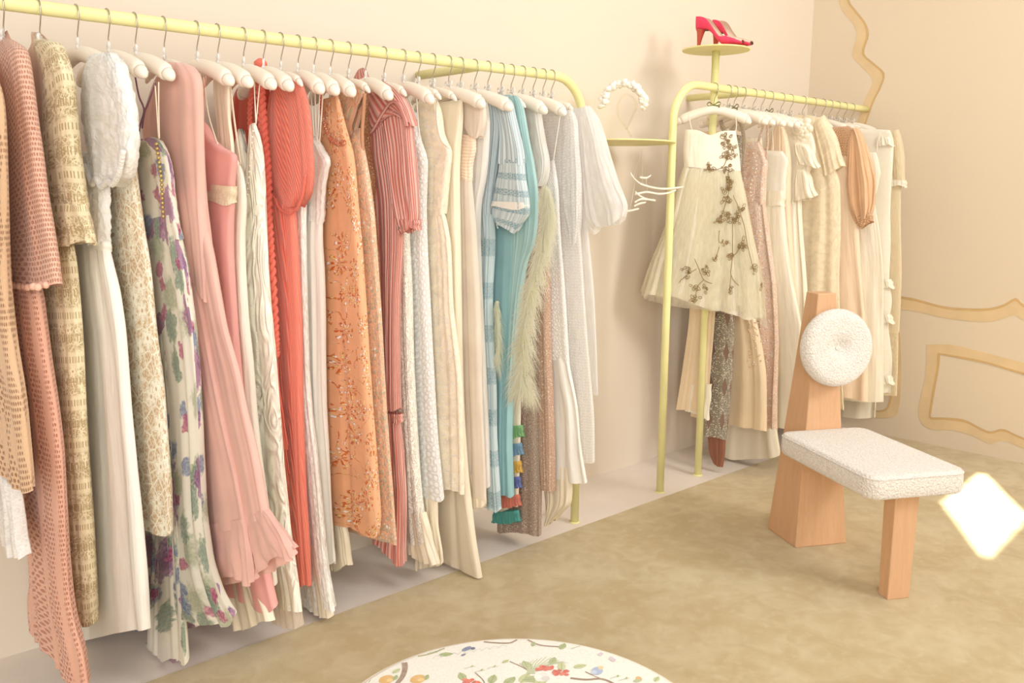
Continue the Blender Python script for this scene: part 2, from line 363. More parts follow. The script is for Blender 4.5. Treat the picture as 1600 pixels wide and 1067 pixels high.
# ------------------------------------------------------------------ cloth lofts
class Garment:
    """one garment on its hanger: (x, yaw) give its hanging plane; parts are lofts whose outlines follow that plane"""
    def __init__(s, name, label, cat, x, lim, yaw=0, group=None, z=ZL):
        s.x = x; s.lim = lim; s.a = np.array([-math.sin(yaw), -math.cos(yaw), 0.0]); s.nm = np.array([math.cos(yaw), -math.sin(yaw), 0.0])
        s.a = np.array([math.sin(yaw), -math.cos(yaw), 0.0]); s.nm = np.array([math.cos(yaw), math.sin(yaw), 0.0])
        s.o = np.array([x, YR, 0.0]); s.yaw = yaw; s.name = name
        s.root = empty(name, (x, YR, z)); tag(s.root, label, cat, group)
        s.bv = []
    def at(s, px, py, off=0.0):
        d = ray(px, py); o = s.o + s.nm*off; k = ((o-EYE)@s.nm)/(d@s.nm); p = EYE + d*k
        return np.array([(p-s.o)@s.a, p[2]])
    def pt(s, sc, z, off): return s.o + s.a*sc + s.nm*off + np.array([0, 0, z])
    def loft(s, part, mat, R, L=None, tx=.02, t0=None, k=7, a0=.001, a1=.008, rows=44, seg=96, mir=.95, backlim=.30,
             rise=0.0, neck=0.0, xo=0.0, lim=None, ruff=0, ruffa=.006, smooth=3, parent=None, hem=.004, label=None, crinkle=0, puff=0, uvrot=0, edge=.003, fk=1.0, wide=.75, keepL=False):
        rnd = np.random.RandomState(abs(hash(s.name+part)) % 99991 if False else sum(map(ord, s.name+part))*7+len(R))
        lim = lim if lim is not None else s.lim
        def prep(P):
            Q = np.array([s.at(*q) for q in P]); return Q
        def resamp(Q):
            d = np.r_[0, np.cumsum(np.linalg.norm(np.diff(Q, axis=0), axis=1))]; d /= d[-1]
            t = np.linspace(0, 1, rows); W = np.c_[np.interp(t, d, Q[:, 0]), np.interp(t, d, Q[:, 1])]
            for _ in range(smooth): W[1:-1] = (W[:-2] + 2*W[1:-1] + W[2:])/4
            return W
        RR = resamp(prep(R))
        if L is None:
            LL = RR.copy(); LL[:, 0] = np.maximum(-RR[:, 0]*mir, -backlim)
            LL[:, 0] = np.minimum(LL[:, 0], RR[:, 0]-.03)
        else:
            LL = resamp(prep(L))
            if part in ('bodice', 'skirt', 'yoke') and not keepL: LL[:, 0] = np.minimum(LL[:, 0], np.maximum(-RR[:, 0]*mir, -backlim))
        t = np.linspace(0, 1, rows)[:, None]; th = np.linspace(0, 2*PI, seg, endpoint=False)[None, :]
        c = np.cos(th); sn = np.sin(th)
        yn = np.sign(c)*np.abs(c)**wide; xn = np.sign(sn)*np.abs(sn)**.7
        w = (yn+1)/2
        S = LL[:, :1]*(1-w) + RR[:, :1]*w; Z = LL[:, 1:]*(1-w) + RR[:, 1:]*w
        half = (RR[:, :1]-LL[:, :1])/2
        t0_ = .35*tx if t0 is None else t0
        txx = t0_ + (tx-t0_)*np.clip(t/.12, 0, 1)**.6
        if puff: txx = txx*(1+puff*np.sin(PI*np.clip(t, 0, 1)))
        # folds: waves across the width, drifting slowly down the length, different on the two faces
        side = np.where(sn >= 0, 1.0, -1.0)
        A = a0 + (a1-a0)*np.clip(t, 0, 1)**1.1
        f = 0
        for i, (kk, am) in enumerate(((k, 1.0), (k*.53, .8), (k*1.9, .35))):
            p1, p2, dr = rnd.uniform(0, 6.28), rnd.uniform(0, 6.28), rnd.uniform(-1.3, 1.3)
            yw = yn + .16*np.sin(2.1*PI*yn+p2) + .07*np.sin(5.3*yn+p1)
            ph = kk*PI*yw*fk + np.where(side > 0, p1, p2) + dr*t + .5*np.sin(2.3*t*PI+p1)
            amp = .45+.75*np.sin(1.7*PI*yn*(1 if i else 1.3)+p1+p2+1.5*t)**2
            wv = np.sin(ph); f = f + am*amp*np.sign(wv)*np.abs(wv)**.85
        env = np.clip(np.abs(sn)*2.2, 0, 1)
        X = txx*xn + A*f*env
        if crinkle:
            X = X + crinkle*np.sin(57*t*PI+5*np.sin(13*yn))*np.sin(31*yn+9*np.sin(17*t))
        if ruff:                       # gathered frill: tight waves growing to the hem
            X = X + side*0 + ruffa*np.clip(t, 0, 1)*np.sin(ruff*th+2*np.sin(3*t))*(.35+.65*env)
            S = S + .35*ruffa*np.clip(t, 0, 1)*np.sin(ruff*th+1.3)
        X = lim*np.tanh(X/lim) + xo
        S = S + edge*np.sin(9*t+rnd.uniform(0, 6))*c*np.clip(t*4, 0, 1)
        if rise: Z = Z + rise*(1-np.abs(yn)**1.5)*np.clip(1-t/.10, 0, 1)
        if neck: Z = Z - neck*np.exp(-(yn/.33)**2)*np.clip(1-t/.25, 0, 1)
        if hem: Z = Z + hem*np.sin(3*th+rnd.uniform(0, 6))*np.clip((t-.75)*4, 0, 1) + .4*hem*np.sin(k*th)*np.clip((t-.75)*4, 0, 1)
        Z = np.maximum(Z, .012)
        V = (s.o[None, None, :] + s.a*S[..., None] + s.nm*X[..., None]); V[..., 2] += Z
        V = V.reshape(-1, 3)
        Fc = []
        per = float(np.mean(2*np.abs(half)*2+tx*2))
        nc = seg+1                     # a seam column so the pattern does not wrap back
        V3 = V.reshape(rows, seg, 3); V3 = np.concatenate([V3, V3[:, :1]], 1); V = V3.reshape(-1, 3)
        U = np.tile(np.concatenate([th[0], [2*PI]])/(2*PI)*per, (rows, 1)); ln = np.r_[0, np.cumsum(np.linalg.norm(np.diff(RR, axis=0), axis=1))]
        Vv = np.tile(-ln[:, None], (1, nc)); uv = np.stack([U, Vv], -1).reshape(-1, 2) + np.array([s.x*3.7, 1.3*s.x])
        for i in range(rows-1):
            b = i*nc
            for j in range(seg): Fc.append((b+j, b+nc+j, b+nc+j+1, b+j+1))
        if t0_ < .012:
            top = list(range(0, seg)); Fc.append(tuple(top))
        par = parent or s.root
        o = mobj(part, V, Fc, mat, par, True, uv)
        if label: o['label'] = label
        s.bv.append((V, Fc)); return o
    def strap(s, mat, path, w=.006, part='strap', tx=.0018, xo=0.0, parent=None, n=18):
        Q = smooth_path([s.at(*q) for q in path], n); P = np.array([s.pt(q[0], q[1], xo) for q in Q])
        V, Fc = tube(P, 1.0, 8)
        V = V.reshape(n, 8, 3); D = V-P[:, None]; dn = (D@s.nm)[..., None]*s.nm; V = P[:, None] + dn*tx + (D-dn)*w/2
        uv = np.zeros((n*8, 2)); uv[:, 0] = np.tile(np.arange(8)/8*w*2, n); uv[:, 1] = -np.repeat(np.arange(n), 8)*.02
        return mobj(part, V.reshape(-1, 3), Fc, mat, parent or s.root, True, uv)
    def bvh(s):
        vs, fs, n = [], [], 0
        for V, Fc in s.bv:
            vs.append(V); fs += [tuple(i+n for i in f) for f in Fc]; n += len(V)
        return BVHTree.FromPolygons([tuple(v) for v in np.concatenate(vs)], fs)
    def hit(s, b, px, py, lift=.003):
        d = ray(px, py); d = d/np.linalg.norm(d); h = b.ray_cast(Vector(EYE), Vector(d))
        if h[0] is None:
            q = s.at(px, py); return s.pt(q[0], q[1], -s.lim), -s.nm
        nrm = np.array(h[1]); nrm = nrm if nrm@d < 0 else -nrm
        return np.array(h[0]) + nrm*lift, nrm
    def beads(s, part, mat, pix, r=.004, label=None, parent=None, flat=.6):
        b = s.bvh(); A = Acc()
        for q in pix:
            p, n = s.hit(b, q[0], q[1], r*.4); rr = r*(q[2] if len(q) > 2 else 1)
            A.add(blob(p, rr, 8, 5))
        o = A.obj(part, mat, parent or s.root)
        if label: o['label'] = label
        return o

# ------------------------------------------------------------------ the setting
wallm = MT('wall_paint', 'Object'); _n = wallm.noise(1.2, 2); _f = wallm.noise(90, 2)
wall_mat = wallm.done(wallm.mix(_n.outputs[0], '#e3d7c8', '#e1d4c2'), .9, wallm.bump(_f.outputs[0], .0006, .3), 0, spec=.2)
wallm = MT('right_wall_paint', 'Object'); _n = wallm.noise(1.2, 2); _f = wallm.noise(90, 2)
wall2_mat = wallm.done(wallm.mix(_n.outputs[0], '#e1d3be', '#dfcfb8'), .9, wallm.bump(_f.outputs[0], .0006, .3), 0, spec=.2)
white_floor = m_simple('white_floor_paint', '#eae0d8', .5, nz=3)
ct = MT('velour_carpet', 'Object'); n1 = ct.noise(3.2, 4, None, .6, .6); n2 = ct.noise(11, 4, None, .8); n3 = ct.noise(700, 2); n4 = ct.noise(28, 3)
k1 = ct.ss(ct.math('MULTIPLY_ADD', n2.outputs[0], .55, ct.math('MULTIPLY', n1.outputs[0], .6)), .42, .78)
cc = ct.mix(k1, '#c8b07c', '#e2d1a8'); cc = ct.mix(ct.math('MULTIPLY', ct.ss(n4.outputs[0], .52, .75), .35), cc, '#ecdfc0')
cc = ct.mix(ct.math('MULTIPLY_ADD', n3.outputs[0], .5, .0), cc, '#bfa670')
carpet_mat = ct.done(cc, 1.0, ct.bump(n3.outputs[0], .004, .7), .5, spec=.1)

def struct(o, name=None): o['kind'] = 'structure'; return o
struct(bmobj('wall_back', box_bm((-2.2, YW, -.05), (XW+.12, YW+.12, 3.3)), wall_mat, smooth=False))
struct(bmobj('wall_right', box_bm((XW, -2.4, -.05), (XW+.12, YW, 3.3)), wall2_mat, smooth=False))
struct(bmobj('trim_1', box_bm((-2.2, YE-.02, -.05), (XW, YW, 0)), white_floor, smooth=False))
struct(bmobj('floor', box_bm((-2.2, -2.4, -.05), (XW, YE, .006)), carpet_mat, smooth=False))

# ------------------------------------------------------------------ racks
yellow = m_simple('yellow_enamel', '#ece8a8', .4, spec=.5, nz=6)
yellow_dark = m_simple('yellow_enamel_plate', '#ebe5a4', .45, spec=.4, nz=6)
RR_ = .017
def arc(cx, cz, r, a0, a1, y=YR, n=12):
    return [(cx+r*math.cos(a), y, cz+r*math.sin(a)) for a in np.linspace(a0, a1, n)]
rk = empty('clothes_rack', (1.0, YR, 0))
tag(rk, 'long pale yellow tubular clothes rack packed with coloured dresses', 'clothes rack')
xe, cr = 2.574, .15
path = [(-.75, YR, .0), (-.75, YR, ZL-cr)] + arc(-.75+cr, ZL-cr, cr, PI, PI/2) + [(x, YR, ZL) for x in np.linspace(-.5, xe-cr-.02, 14)] + arc(xe-cr, ZL-cr, cr, PI/2, 0) + [(xe, YR, .8), (xe, YR, 0)]
Acc().add(tube(path, RR_, 20)).obj('rail', yellow, rk)
Acc().add(tube([(2.06, YR, ZL), (2.06, 2.6, ZL), (2.06, YW-.004, ZL)], RR_*.95, 18)).obj('wall_brace', yellow, rk)
for x in (-.75, xe): Acc().add(tube([(x, YR, 0), (x, YR, .004), (x, YR, .006)], [.022, .022, .018], 20)).obj('foot_plate', yellow, rk)

rk2 = empty('clothes_rack', (4.0, YR, 0))
tag(rk2, 'shorter pale yellow tubular rack with ivory gowns and round raised plates', 'clothes rack')
xp, cr = 3.141, .165
path = [(xp, YR, 0), (xp, YR, .8), (xp, YR, ZR-cr)] + arc(xp+cr, ZR-cr, cr, PI, PI/2) + [(x, YR, ZR) for x in np.linspace(xp+cr+.02, XW-.004, 14)]
Acc().add(tube(path, RR_, 20)).obj('rail', yellow, rk2)
Acc().add(tube([(3.72, YR, ZR), (3.72, 2.6, ZR), (3.72, YW-.004, ZR)], RR_*.95, 18)).obj('wall_brace', yellow, rk2)
PY_ = 2.445
PX = float(on_y(1105, 400, PY_)[0]); ZD = float(on_y(1122, 80, PY_)[2])
Acc().add(tube([(PX, PY_, 0), (PX, PY_, 1), (PX, PY_, ZD)], RR_, 20)).obj('post', yellow, rk2)
for x, y in ((xp, YR), (PX, PY_)): Acc().add(tube([(x, y, 0), (x, y, .004), (x, y, .006)], [.022, .022, .018], 20)).obj('foot_plate', yellow, rk2)
def disc_obj(name, cx, cy, z, r, th, mat, parent):
    return Acc().add(tube([(cx, cy, z), (cx, cy, z+.001), (cx, cy, z+th-.001), (cx, cy, z+th)], [r-.001, r, r, r-.001], 72)).obj(name, mat, parent, False)
disc_obj('round_plate', PX, PY_, ZD, .150, .006, yellow_dark, rk2)
SX, SY, SZ = xp-.73*.235, YR+.68*.235, 1.562
disc_obj('round_tray', SX, SY, SZ, .245, .006, yellow_dark, rk2)

# ------------------------------------------------------------------ painted frames on the right wall
band = m_simple('ochre_wall_paint', '#dfc69e', .9, nz=8, bump=.0003); band2 = m_simple('dark_ochre_wall_paint', '#d2b17e', .9, nz=8, bump=.0003)
def wall_ribbon(acc, outer, inner, d0, d1, n=80):
    a = np.array([on_x(x, y, XW) for x, y in smooth_path(outer, n)]); b = np.array([on_x(x, y, XW) for x, y in smooth_path(inner, n)])
    V = []
    for i in range(n):
        for p, d in ((a[i], d0), (a[i], d1), (b[i], d1), (b[i], d0)): V.append((XW-d, p[1], p[2]))
    Fc = []
    for i in range(n-1):
        for j in range(4):
            k = (j+1) % 4; Fc.append((i*4+j, i*4+k, i*4+4+k, i*4+4+j))
    Fc += [(0, 1, 2, 3), ((n-1)*4+3, (n-1)*4+2, (n-1)*4+1, (n-1)*4)]
    acc.add((np.array(V), Fc))
def lerp(a, b, k): return [(p[0]*(1-k)+q[0]*k, p[1]*(1-k)+q[1]*k) for p, q in zip(a, b)]
def painted_frame(label, strips, loc):
    r = empty('painted_frame', loc); tag(r, label, 'wall painting', 'painted panel frames on the right wall')
    A, B = Acc(), Acc()
    for o, i in strips:
        wall_ribbon(A, o, i, .0002, .002); wall_ribbon(B, lerp(o, i, .82), i, .0002, .0032)
    A.obj('frame_band', band, r, False); B.obj('inner_line', band2, r, False)['label'] = 'darker ochre line along the inner side'
PO = [(1311, -30), (1311.5, 0), (1319, 20), (1334.5, 38), (1339, 56), (1332, 86), (1346, 103.5), (1364, 124), (1357, 144), (1348, 166.5), (1320, 260), (1330, 350), (1350, 440), (1388, 478.5), (1430, 486), (1475, 496.5), (1514, 501.5), (1547, 502.5), (1571, 496.5), (1586, 492), (1600, 500.4), (1640, 512), (1700, 530)]
PI_ = [(1326, -30), (1326.6, 0), (1337, 16), (1352.5, 36), (1357, 56), (1350, 83), (1366, 99), (1382, 115), (1376, 138), (1361.5, 169), (1336, 260), (1346, 340), (1364, 425), (1385, 456), (1430, 466.5), (1475, 478.5), (1508, 481.5), (1544, 481.5), (1568, 475.5), (1587, 465.6), (1600, 475.5), (1640, 488), (1700, 506)]
painted_frame('large ochre scalloped frame painted on the wall, zigzag edge above the ivory rack', [(PO, PI_)], (XW, 2.0, 1.5))
DO1 = [(1700, 590), (1640, 577), (1600, 567), (1556, 555), (1520, 546), (1484, 538.4), (1448, 538.4)]
DI1 = [(1700, 608), (1640, 595), (1600, 585), (1574, 577.4), (1544, 568.4), (1508, 561), (1469, 553.4)]
DO2 = [(1448, 538.4), (1448, 564), (1446.5, 588), (1438, 624), (1435.4, 648), (1443.5, 664.4), (1460, 671.3), (1490, 672), (1520, 681), (1547, 693), (1568, 688.4), (1600, 700.4), (1700, 735)]
DI2 = [(1469, 553.4), (1468, 570), (1465, 588), (1460, 615), (1456, 640), (1455, 651), (1462, 652), (1478, 652.4), (1508, 656), (1544, 673.4), (1568, 670.4), (1600, 684), (1700, 718)]
painted_frame('small low ochre frame painted on the wall to the right of the chair', [(DO1, DI1), (DO2, DI2)], (XW, 1.6, .5))
CO = [(1405, 502), (1406, 515), (1408, 535), (1409, 590), (1406, 630), (1398, 650), (1365, 653), (1330, 648)]
CI = [(1391, 502), (1391, 515), (1392, 535), (1393, 590), (1391, 620), (1384, 638), (1365, 641), (1330, 637)]
painted_frame('ochre frame corner painted on the wall just behind the last ivory gowns', [(CO, CI)], (XW, 2.3, .5))

# ------------------------------------------------------------------ hangers
steel = m_simple('chromed_wire', '#b9b2a6', .25, metal=.9)
pad_mat = m_satin('cream_satin_padding', '#f3e7d8', .36, 0)
tip_mat = m_satin('white_satin_tip', '#f7ecdf', .24, 0)
bow_mat = m_plain('white_organza', '#fffaf4', .6, .3, .0005, .4)
green_ribbon = m_plain('green_ribbon', '#8f9160', .5)
def hanger_meshes(L=.160, r0=.0165):
    hk = [(0, .0206*math.cos(a), .0206*math.sin(a)-.0013) for a in np.linspace(.35, PI+.15, 16)] + [(0, -.0180, -.022), (0, -.010, -.036), (0, -.002, -.050), (0, 0, -.064), (0, 0, -.085)]
    V, Fc = tube(hk, .0017, 8); o1 = mobj('hook', V, Fc, steel)
    ys = np.linspace(-L, L, 29); zs = -.098 - .052*(np.abs(ys)/.16)**1.6; ze = -.052*(L/.16)**1.6 - .098
    rad = r0+.004*(np.abs(ys)/.16); rad[0] = rad[-1] = r0; k = r0/.0165
    V, Fc = tube([(0, y, z) for y, z in zip(ys, zs)], rad, 14); zc_ = np.interp(V[:, 1], ys, zs); V[:, 2] = zc_+(V[:, 2]-zc_)*1.12; o2 = mobj('padded_arm', V, Fc, pad_mat)
    V, Fc = tube([(0, -L+.0005, ze+.0002), (0, -L-.006, ze-.0040), (0, -L-.013, ze-.0095), (0, -L-.019, ze-.0145), (0, -L-.022, ze-.0170)], [.0164*k, .0160*k, .0132*k, .0085*k, .003], 14)
    o3 = mobj('satin_tip', V, Fc, tip_mat)
    V2 = V.copy(); V2[:, 1] *= -1; o4 = mobj('satin_tip', V2, [f[::-1] for f in Fc], tip_mat)
    bows = []
    for m in (bow_mat, green_ribbon):
        A = Acc()
        for sx in (-1, 1):
            for (dy, dz) in ((.030, .014), (.026, -.012)):
                lp = smooth_path([(0, 0, -.078), (.008*sx, sx*dy*.6, -.078+dz), (.014*sx, sx*dy, -.078+dz*.6), (.010*sx, sx*dy*.7, -.080), (0, 0, -.079)], 14)
                V, Fc = tube(lp, 1.0, 6); V = V.reshape(14, 6, 3); D = V-lp[:, None]; V = (lp[:, None]+D*np.array([.004, .0012, .003])).reshape(-1, 3)
                A.add((V, Fc))
        A.add(blob((0, 0, -.079), (.005, .005, .005)))
        bows.append(A.obj('ribbon_bow', m))
    return o1, o2, o3, o4, bows[0], bows[1]
HM = hanger_meshes(.143, .0168); HS = hanger_meshes(.100, .009)
for o in HM+HS: C.objects.unlink(o)
def hanger(x, z, yaw, label, group, bow=0, slim=False):
    r = empty('padded_hanger', (x, YR, z), yaw); tag(r, label, 'hanger', group)
    for i, o in enumerate(HS if slim else HM):
        if (i == 4 and bow != 0) or (i == 5 and bow != 1): continue
        c = o.copy(); C.objects.link(c); c.parent = r
        if i == 0: c.rotation_euler.z = -yaw
    return r

# ------------------------------------------------------------------ garments, long rack
LX = [.50, .588, .666, .751, .824, .891, .965, 1.053, 1.112, 1.187, 1.247, 1.302, 1.357, 1.41, 1.466, 1.528, 1.59, 1.658, 1.731, 1.789, 1.85, 1.917, 1.968, 2.03, 2.09, 2.152, 2.2, 2.254, 2.308, 2.358, 2.402]
RX = [3.431, 3.535, 3.587, 3.653, 3.743, 3.815, 3.886, 3.988, 4.07, 4.191, 4.291, 4.388, 4.46, 4.541, 4.617, 4.70]
def lim_of(x, xs):
    d = [abs(x-q) for q in xs if abs(x-q) > 1e-6]; return min(min(d)/2-.0012, .042)
GL = 'garments hung on the long yellow rack'; GR_ = 'ivory garments hung on the shorter yellow rack'
HL = 'padded hangers on the long yellow rack'; HR = 'padded hangers on the shorter yellow rack'
def GA(i, name, label, cat, short, right=False, yaw=0, bow=0, hang=True, hyaw=None):
    xs = RX if right else LX; x = xs[i]
    g = Garment(name, label, cat, x, lim_of(x, xs), yaw, GR_ if right else GL, ZR if right else ZL)
    slim = i in ((1, 7, 8, 9, 10, 12, 13, 14) if right else (0, 1, 2, 6, 11, 15, 17, 19, 20, 22, 24, 25, 27, 29, 30))
    jit = 0 if yaw else math.sin(i*12.9+right)*(.05 if slim else .16)
    if hang: hanger(x, ZR if right else ZL, (yaw+jit) if hyaw is None else hyaw, 'cream padded hanger with wire hook holding the '+short, HR if right else HL, bow, slim)
    return g

peach = m_crochet('peach_crochet', '#f3b49d', '#c07a60', .0115, .3)
peach_fine = m_crochet('peach_fine_knit', '#ffc2ac', '#c98a70', .0105, .2, True)
peach_face = m_plain('peach_knit_front', '#e6ab94', .95)
tanc = m_crochet('tan_crochet', '#e8c09b', '#a97a56', .0125, .8)
whitelace = m_lace('white_cotton_lace', '#f4eee8', '#cfc5c4', 26, 24, .5)
ecru = m_lace('ecru_crochet_lace', '#f4e6c2', '#a28452', 21, 30, .75, .11)
ecru_face = m_plain('ecru_lining', '#e5c4aa', .9)
guip = m_lace('guipure_lace', '#fff4e0', '#c39b68', 13, 27, .8)
crinkle = m_emboss('white_crinkle', '#fffaf2', 42, 'noise', .006, 0, .93)
white_twill = m_satin('white_twill', '#fcf5ec', .55)
ivory_satin = m_satin('ivory_satin', '#fdf3e5', .3)
cream_satin = m_satin('cream_satin', '#fbecd4', .34)
floral = m_floral('floral_chiffon', '#f8f2e6')
gold_bead = m_simple('gold_beads', '#c9ae74', .3, metal=.6)
pearl = m_simple('pearl_beads', '#f4ead9', .2, spec=.7)
dusty = m_plain('dusty_pink_chiffon', '#eebfb2', .7, .4, .0006, .12)
rose = m_plain('rose_silk', '#efaea7', .55, .3, .0006, .1)
cream_lace = m_lace('cream_lace_trim', '#f3e4c8', '#cdb28c', 60, 24, .6)
swirl = m_emboss('cream_cloque', '#fdf3e4', 9, 'swirl2', .006, .95, .93)
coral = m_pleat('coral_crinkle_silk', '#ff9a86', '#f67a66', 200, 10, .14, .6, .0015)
coral_plain = m_plain('coral_cord', '#ff8572', .6)
plush = m_plush('silver_white_velvet', '#fbf2ea')
lacetop = m_lace('white_beaded_lace', '#fdf7f0', '#e3d6c9', 45, 22, .45)
white_satin = m_satin('white_satin', '#fdf5ec', .4)
orange_seq = m_sequin('orange_sequins', '#eab389', ('#e08a35', '#cf5a2a', '#f8dc96'), 140, 11, .36, .8, 11)
orange_trim = m_sequin('coral_sequin_trim', '#d8895e', ('#e2603f', '#c6421f', '#f0b890'), 190, 60, 1.0, .85)
pastel = m_sequin('pastel_sequin_spots', '#eab998', ('#f4d9b4', '#e6c3b0', '#c9c5ac'), 75, 90, 1.0, .97)
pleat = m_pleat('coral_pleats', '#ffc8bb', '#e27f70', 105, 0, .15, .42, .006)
wbead = m_emboss('white_beaded_tulle', '#fbf2e4', 30, 'swirl', .003, .8, .93)
loops = m_emboss('white_loop_lace', '#fffcf6', 40, 'loop', .004, 0, .92)
ivseq = m_emboss('ivory_sequin_brocade', '#f6e8d0', 26, 'noise', .002, .8, .93)
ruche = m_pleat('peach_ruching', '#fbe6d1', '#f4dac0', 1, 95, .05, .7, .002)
peach_chiffon = m_plain('peach_cream_chiffon', '#fbeadb', .8, .3, .0005, .25)
white_crepe = m_plain('white_crepe', '#fbf4ee', .8, .2, .0006, .15)
blue_lace = m_bands('blue_lace_cotton', '#d6e6ea', '#9dbfcb', .155)
blue_eyelet = m_lace('blue_scallop_lace', '#e2eff2', '#8fb9c6', 40, 26, .85)
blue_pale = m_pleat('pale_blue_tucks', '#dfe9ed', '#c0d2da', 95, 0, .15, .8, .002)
teal = m_plain('teal_chiffon', '#bde0df', .75, .3, .0006, .25)
taupe = m_beads('taupe_bugle_beads', '#dcc9b8', '#a89080')
rose_taupe = m_beads('dusty_rose_beads', '#e2c4b2', '#b9967f')
chif = m_tulle('ivory_chiffon', '#fff7ee', .94)
wseq = m_emboss('white_sequin_lace', '#fdf4ee', 60, 'loop', .002, .8, .95)
dotted = m_tulle('dotted_tulle', '#fff5ee', .86, 95)
sheer = m_tulle('white_organza_sheer', '#fff8f2', .84)

def frill(g, part, mat, R, L, **k): return g.loft(part, mat, R, L, **{**dict(tx=.02, t0=.02, k=5, a0=.002, a1=.007, rows=24), **k})

# 0
g = GA(0, 'crochet_dress', 'tan crochet dress over a white lace petticoat at the very edge of the frame', 'dress', 'tan crochet dress')
g.loft('petticoat', whitelace, [(-12, 640), (20, 760), (30, 840), (36, 872)], None, tx=.022, k=9, a1=.01)['label'] = 'white lace petticoat'
g.loft('bodice', tanc, [(-20, 90), (0, 140), (5, 200), (7, 300), (7, 419), (13, 494), (22, 557), (35, 622), (47, 731), (50, 768)], None, tx=.026, k=6, a1=.008, rise=.03)
# 1
g = GA(1, 'knit_dress', 'long peach pink crochet dress with wide openwork sleeve ending in a bobbled cuff', 'dress', 'peach crochet dress')
g.loft('bodice', peach_face, [(10, 66), (20, 90), (24, 200), (28, 320), (40, 420), (50, 470)], None, tx=.02, a1=.003, rise=.03)
g.loft('skirt', peach, [(36, 420), (56, 452), (64, 512), (72, 569), (83, 630), (94, 709), (99, 800), (103, 880), (108, 940), (116, 985), (127, 1020), (134, 1078)], None, tx=.03, t0=.02, k=4, a0=.002, a1=.010, rows=60)
sl = g.loft('sleeve', peach_fine, [(12, 60), (34, 74), (42, 127), (49, 183), (58, 239), (65, 295), (77, 355), (86, 410), (90, 446)], [(2, 62), (10, 90), (17, 127), (22, 183), (25, 260), (24, 325), (22, 400), (23, 447)], tx=.026, t0=.008, k=2, a1=.003, lim=.036)
g.beads('bobble_cuff', peach_fine, [(x, 447 + 2*math.sin(x), 1) for x in range(25, 91, 7)], .0085, parent=sl)
# 2
g = GA(2, 'lace_dress', 'long ecru crochet lace dress with flounced half sleeve and narrow skirt', 'dress', 'ecru crochet lace dress')
g.loft('bodice', ecru_face, [(60, 62), (84, 80), (92, 130), (96, 200), (100, 300), (104, 400)], None, tx=.024, a1=.003, rise=.02)
g.loft('skirt', ecru, [(98, 350), (110, 385), (116, 456), (120, 512), (124, 580), (128, 650), (131, 709), (137, 797), (142, 907), (144, 974)], [(40, 350), (62, 456), (72, 600), (80, 709), (88, 850), (97, 971)], tx=.028, t0=.02, k=4, a0=.002, a1=.008, rows=56)
sl = g.loft('sleeve', ecru, [(62, 60), (88, 66), (101, 98), (108, 126), (112, 183), (117, 239), (124, 290), (129, 322)], [(56, 64), (68, 90), (77, 121), (74, 197), (73, 250), (76, 322)], tx=.026, t0=.008, k=3, a1=.005)
g.loft('flounce', ecru, [(128, 318), (134, 340), (144, 380)], [(77, 318), (74, 350), (72, 387)], tx=.03, t0=.027, k=7, a0=.003, a1=.014, rows=20, parent=sl)
# 3
g = GA(3, 'maxi_dress', 'white long dress with crinkled frilled bodice and belted pleated skirt', 'dress', 'white crinkled dress')
g.loft('bodice', crinkle, [(150, 240), (160, 270), (167, 300), (166, 345), (166, 384)], [(112, 236), (110, 270), (112, 310), (118, 384)], tx=.025, t0=.01, k=5, a1=.005, crinkle=.003)
g.loft('skirt', white_twill, [(166, 384), (172, 415), (181, 450), (191, 512), (197, 580), (202, 640), (209, 700), (219, 797), (226, 900), (230, 980)], [(112, 384), (114, 450), (118, 600), (121, 800), (122, 1000)], tx=.034, t0=.022, k=3, a0=.004, a1=.012, rows=60, fk=.9)
g.loft('belt', white_satin, [(167, 377), (168, 392)], [(110, 374), (110, 386)], tx=.027, t0=.026, k=2, a1=.001, rows=6)
g.loft('sleeve', crinkle, [(176, 82), (187, 98), (195, 124), (205, 163), (210, 214), (208, 250), (200, 278), (180, 291)], [(150, 84), (141, 107), (136, 140), (135, 180), (142, 225), (150, 255), (155, 275), (160, 284)], tx=.03, t0=.008, k=3, a1=.004, lim=.034, crinkle=.0045)
g.strap(crinkle, [(149, 258), (155, 274), (161, 288), (168, 280), (176, 292), (186, 284), (194, 288), (203, 274), (207, 258), (211, 236)], .016, 'frilled_edge', .007, -.026, None, 50)
# 4
g = GA(4, 'lace_dress', 'sleeveless cream guipure lace shift dress with scalloped hem', 'dress', 'guipure lace dress')
g.loft('bodice', guip, [(198, 128), (203, 190), (206, 250), (212, 299), (221, 362), (231, 419), (240, 512), (253, 606), (258, 690), (263, 760), (265, 831)], [(170, 140), (176, 260), (176, 380), (170, 512), (176, 700), (182, 831)], tx=.027, k=3, a1=.006, rows=56, hem=.007)
g.strap(cream_satin, [(181, 285), (179, 330), (178, 392), (170, 396)], .010, 'sash', xo=-.028)
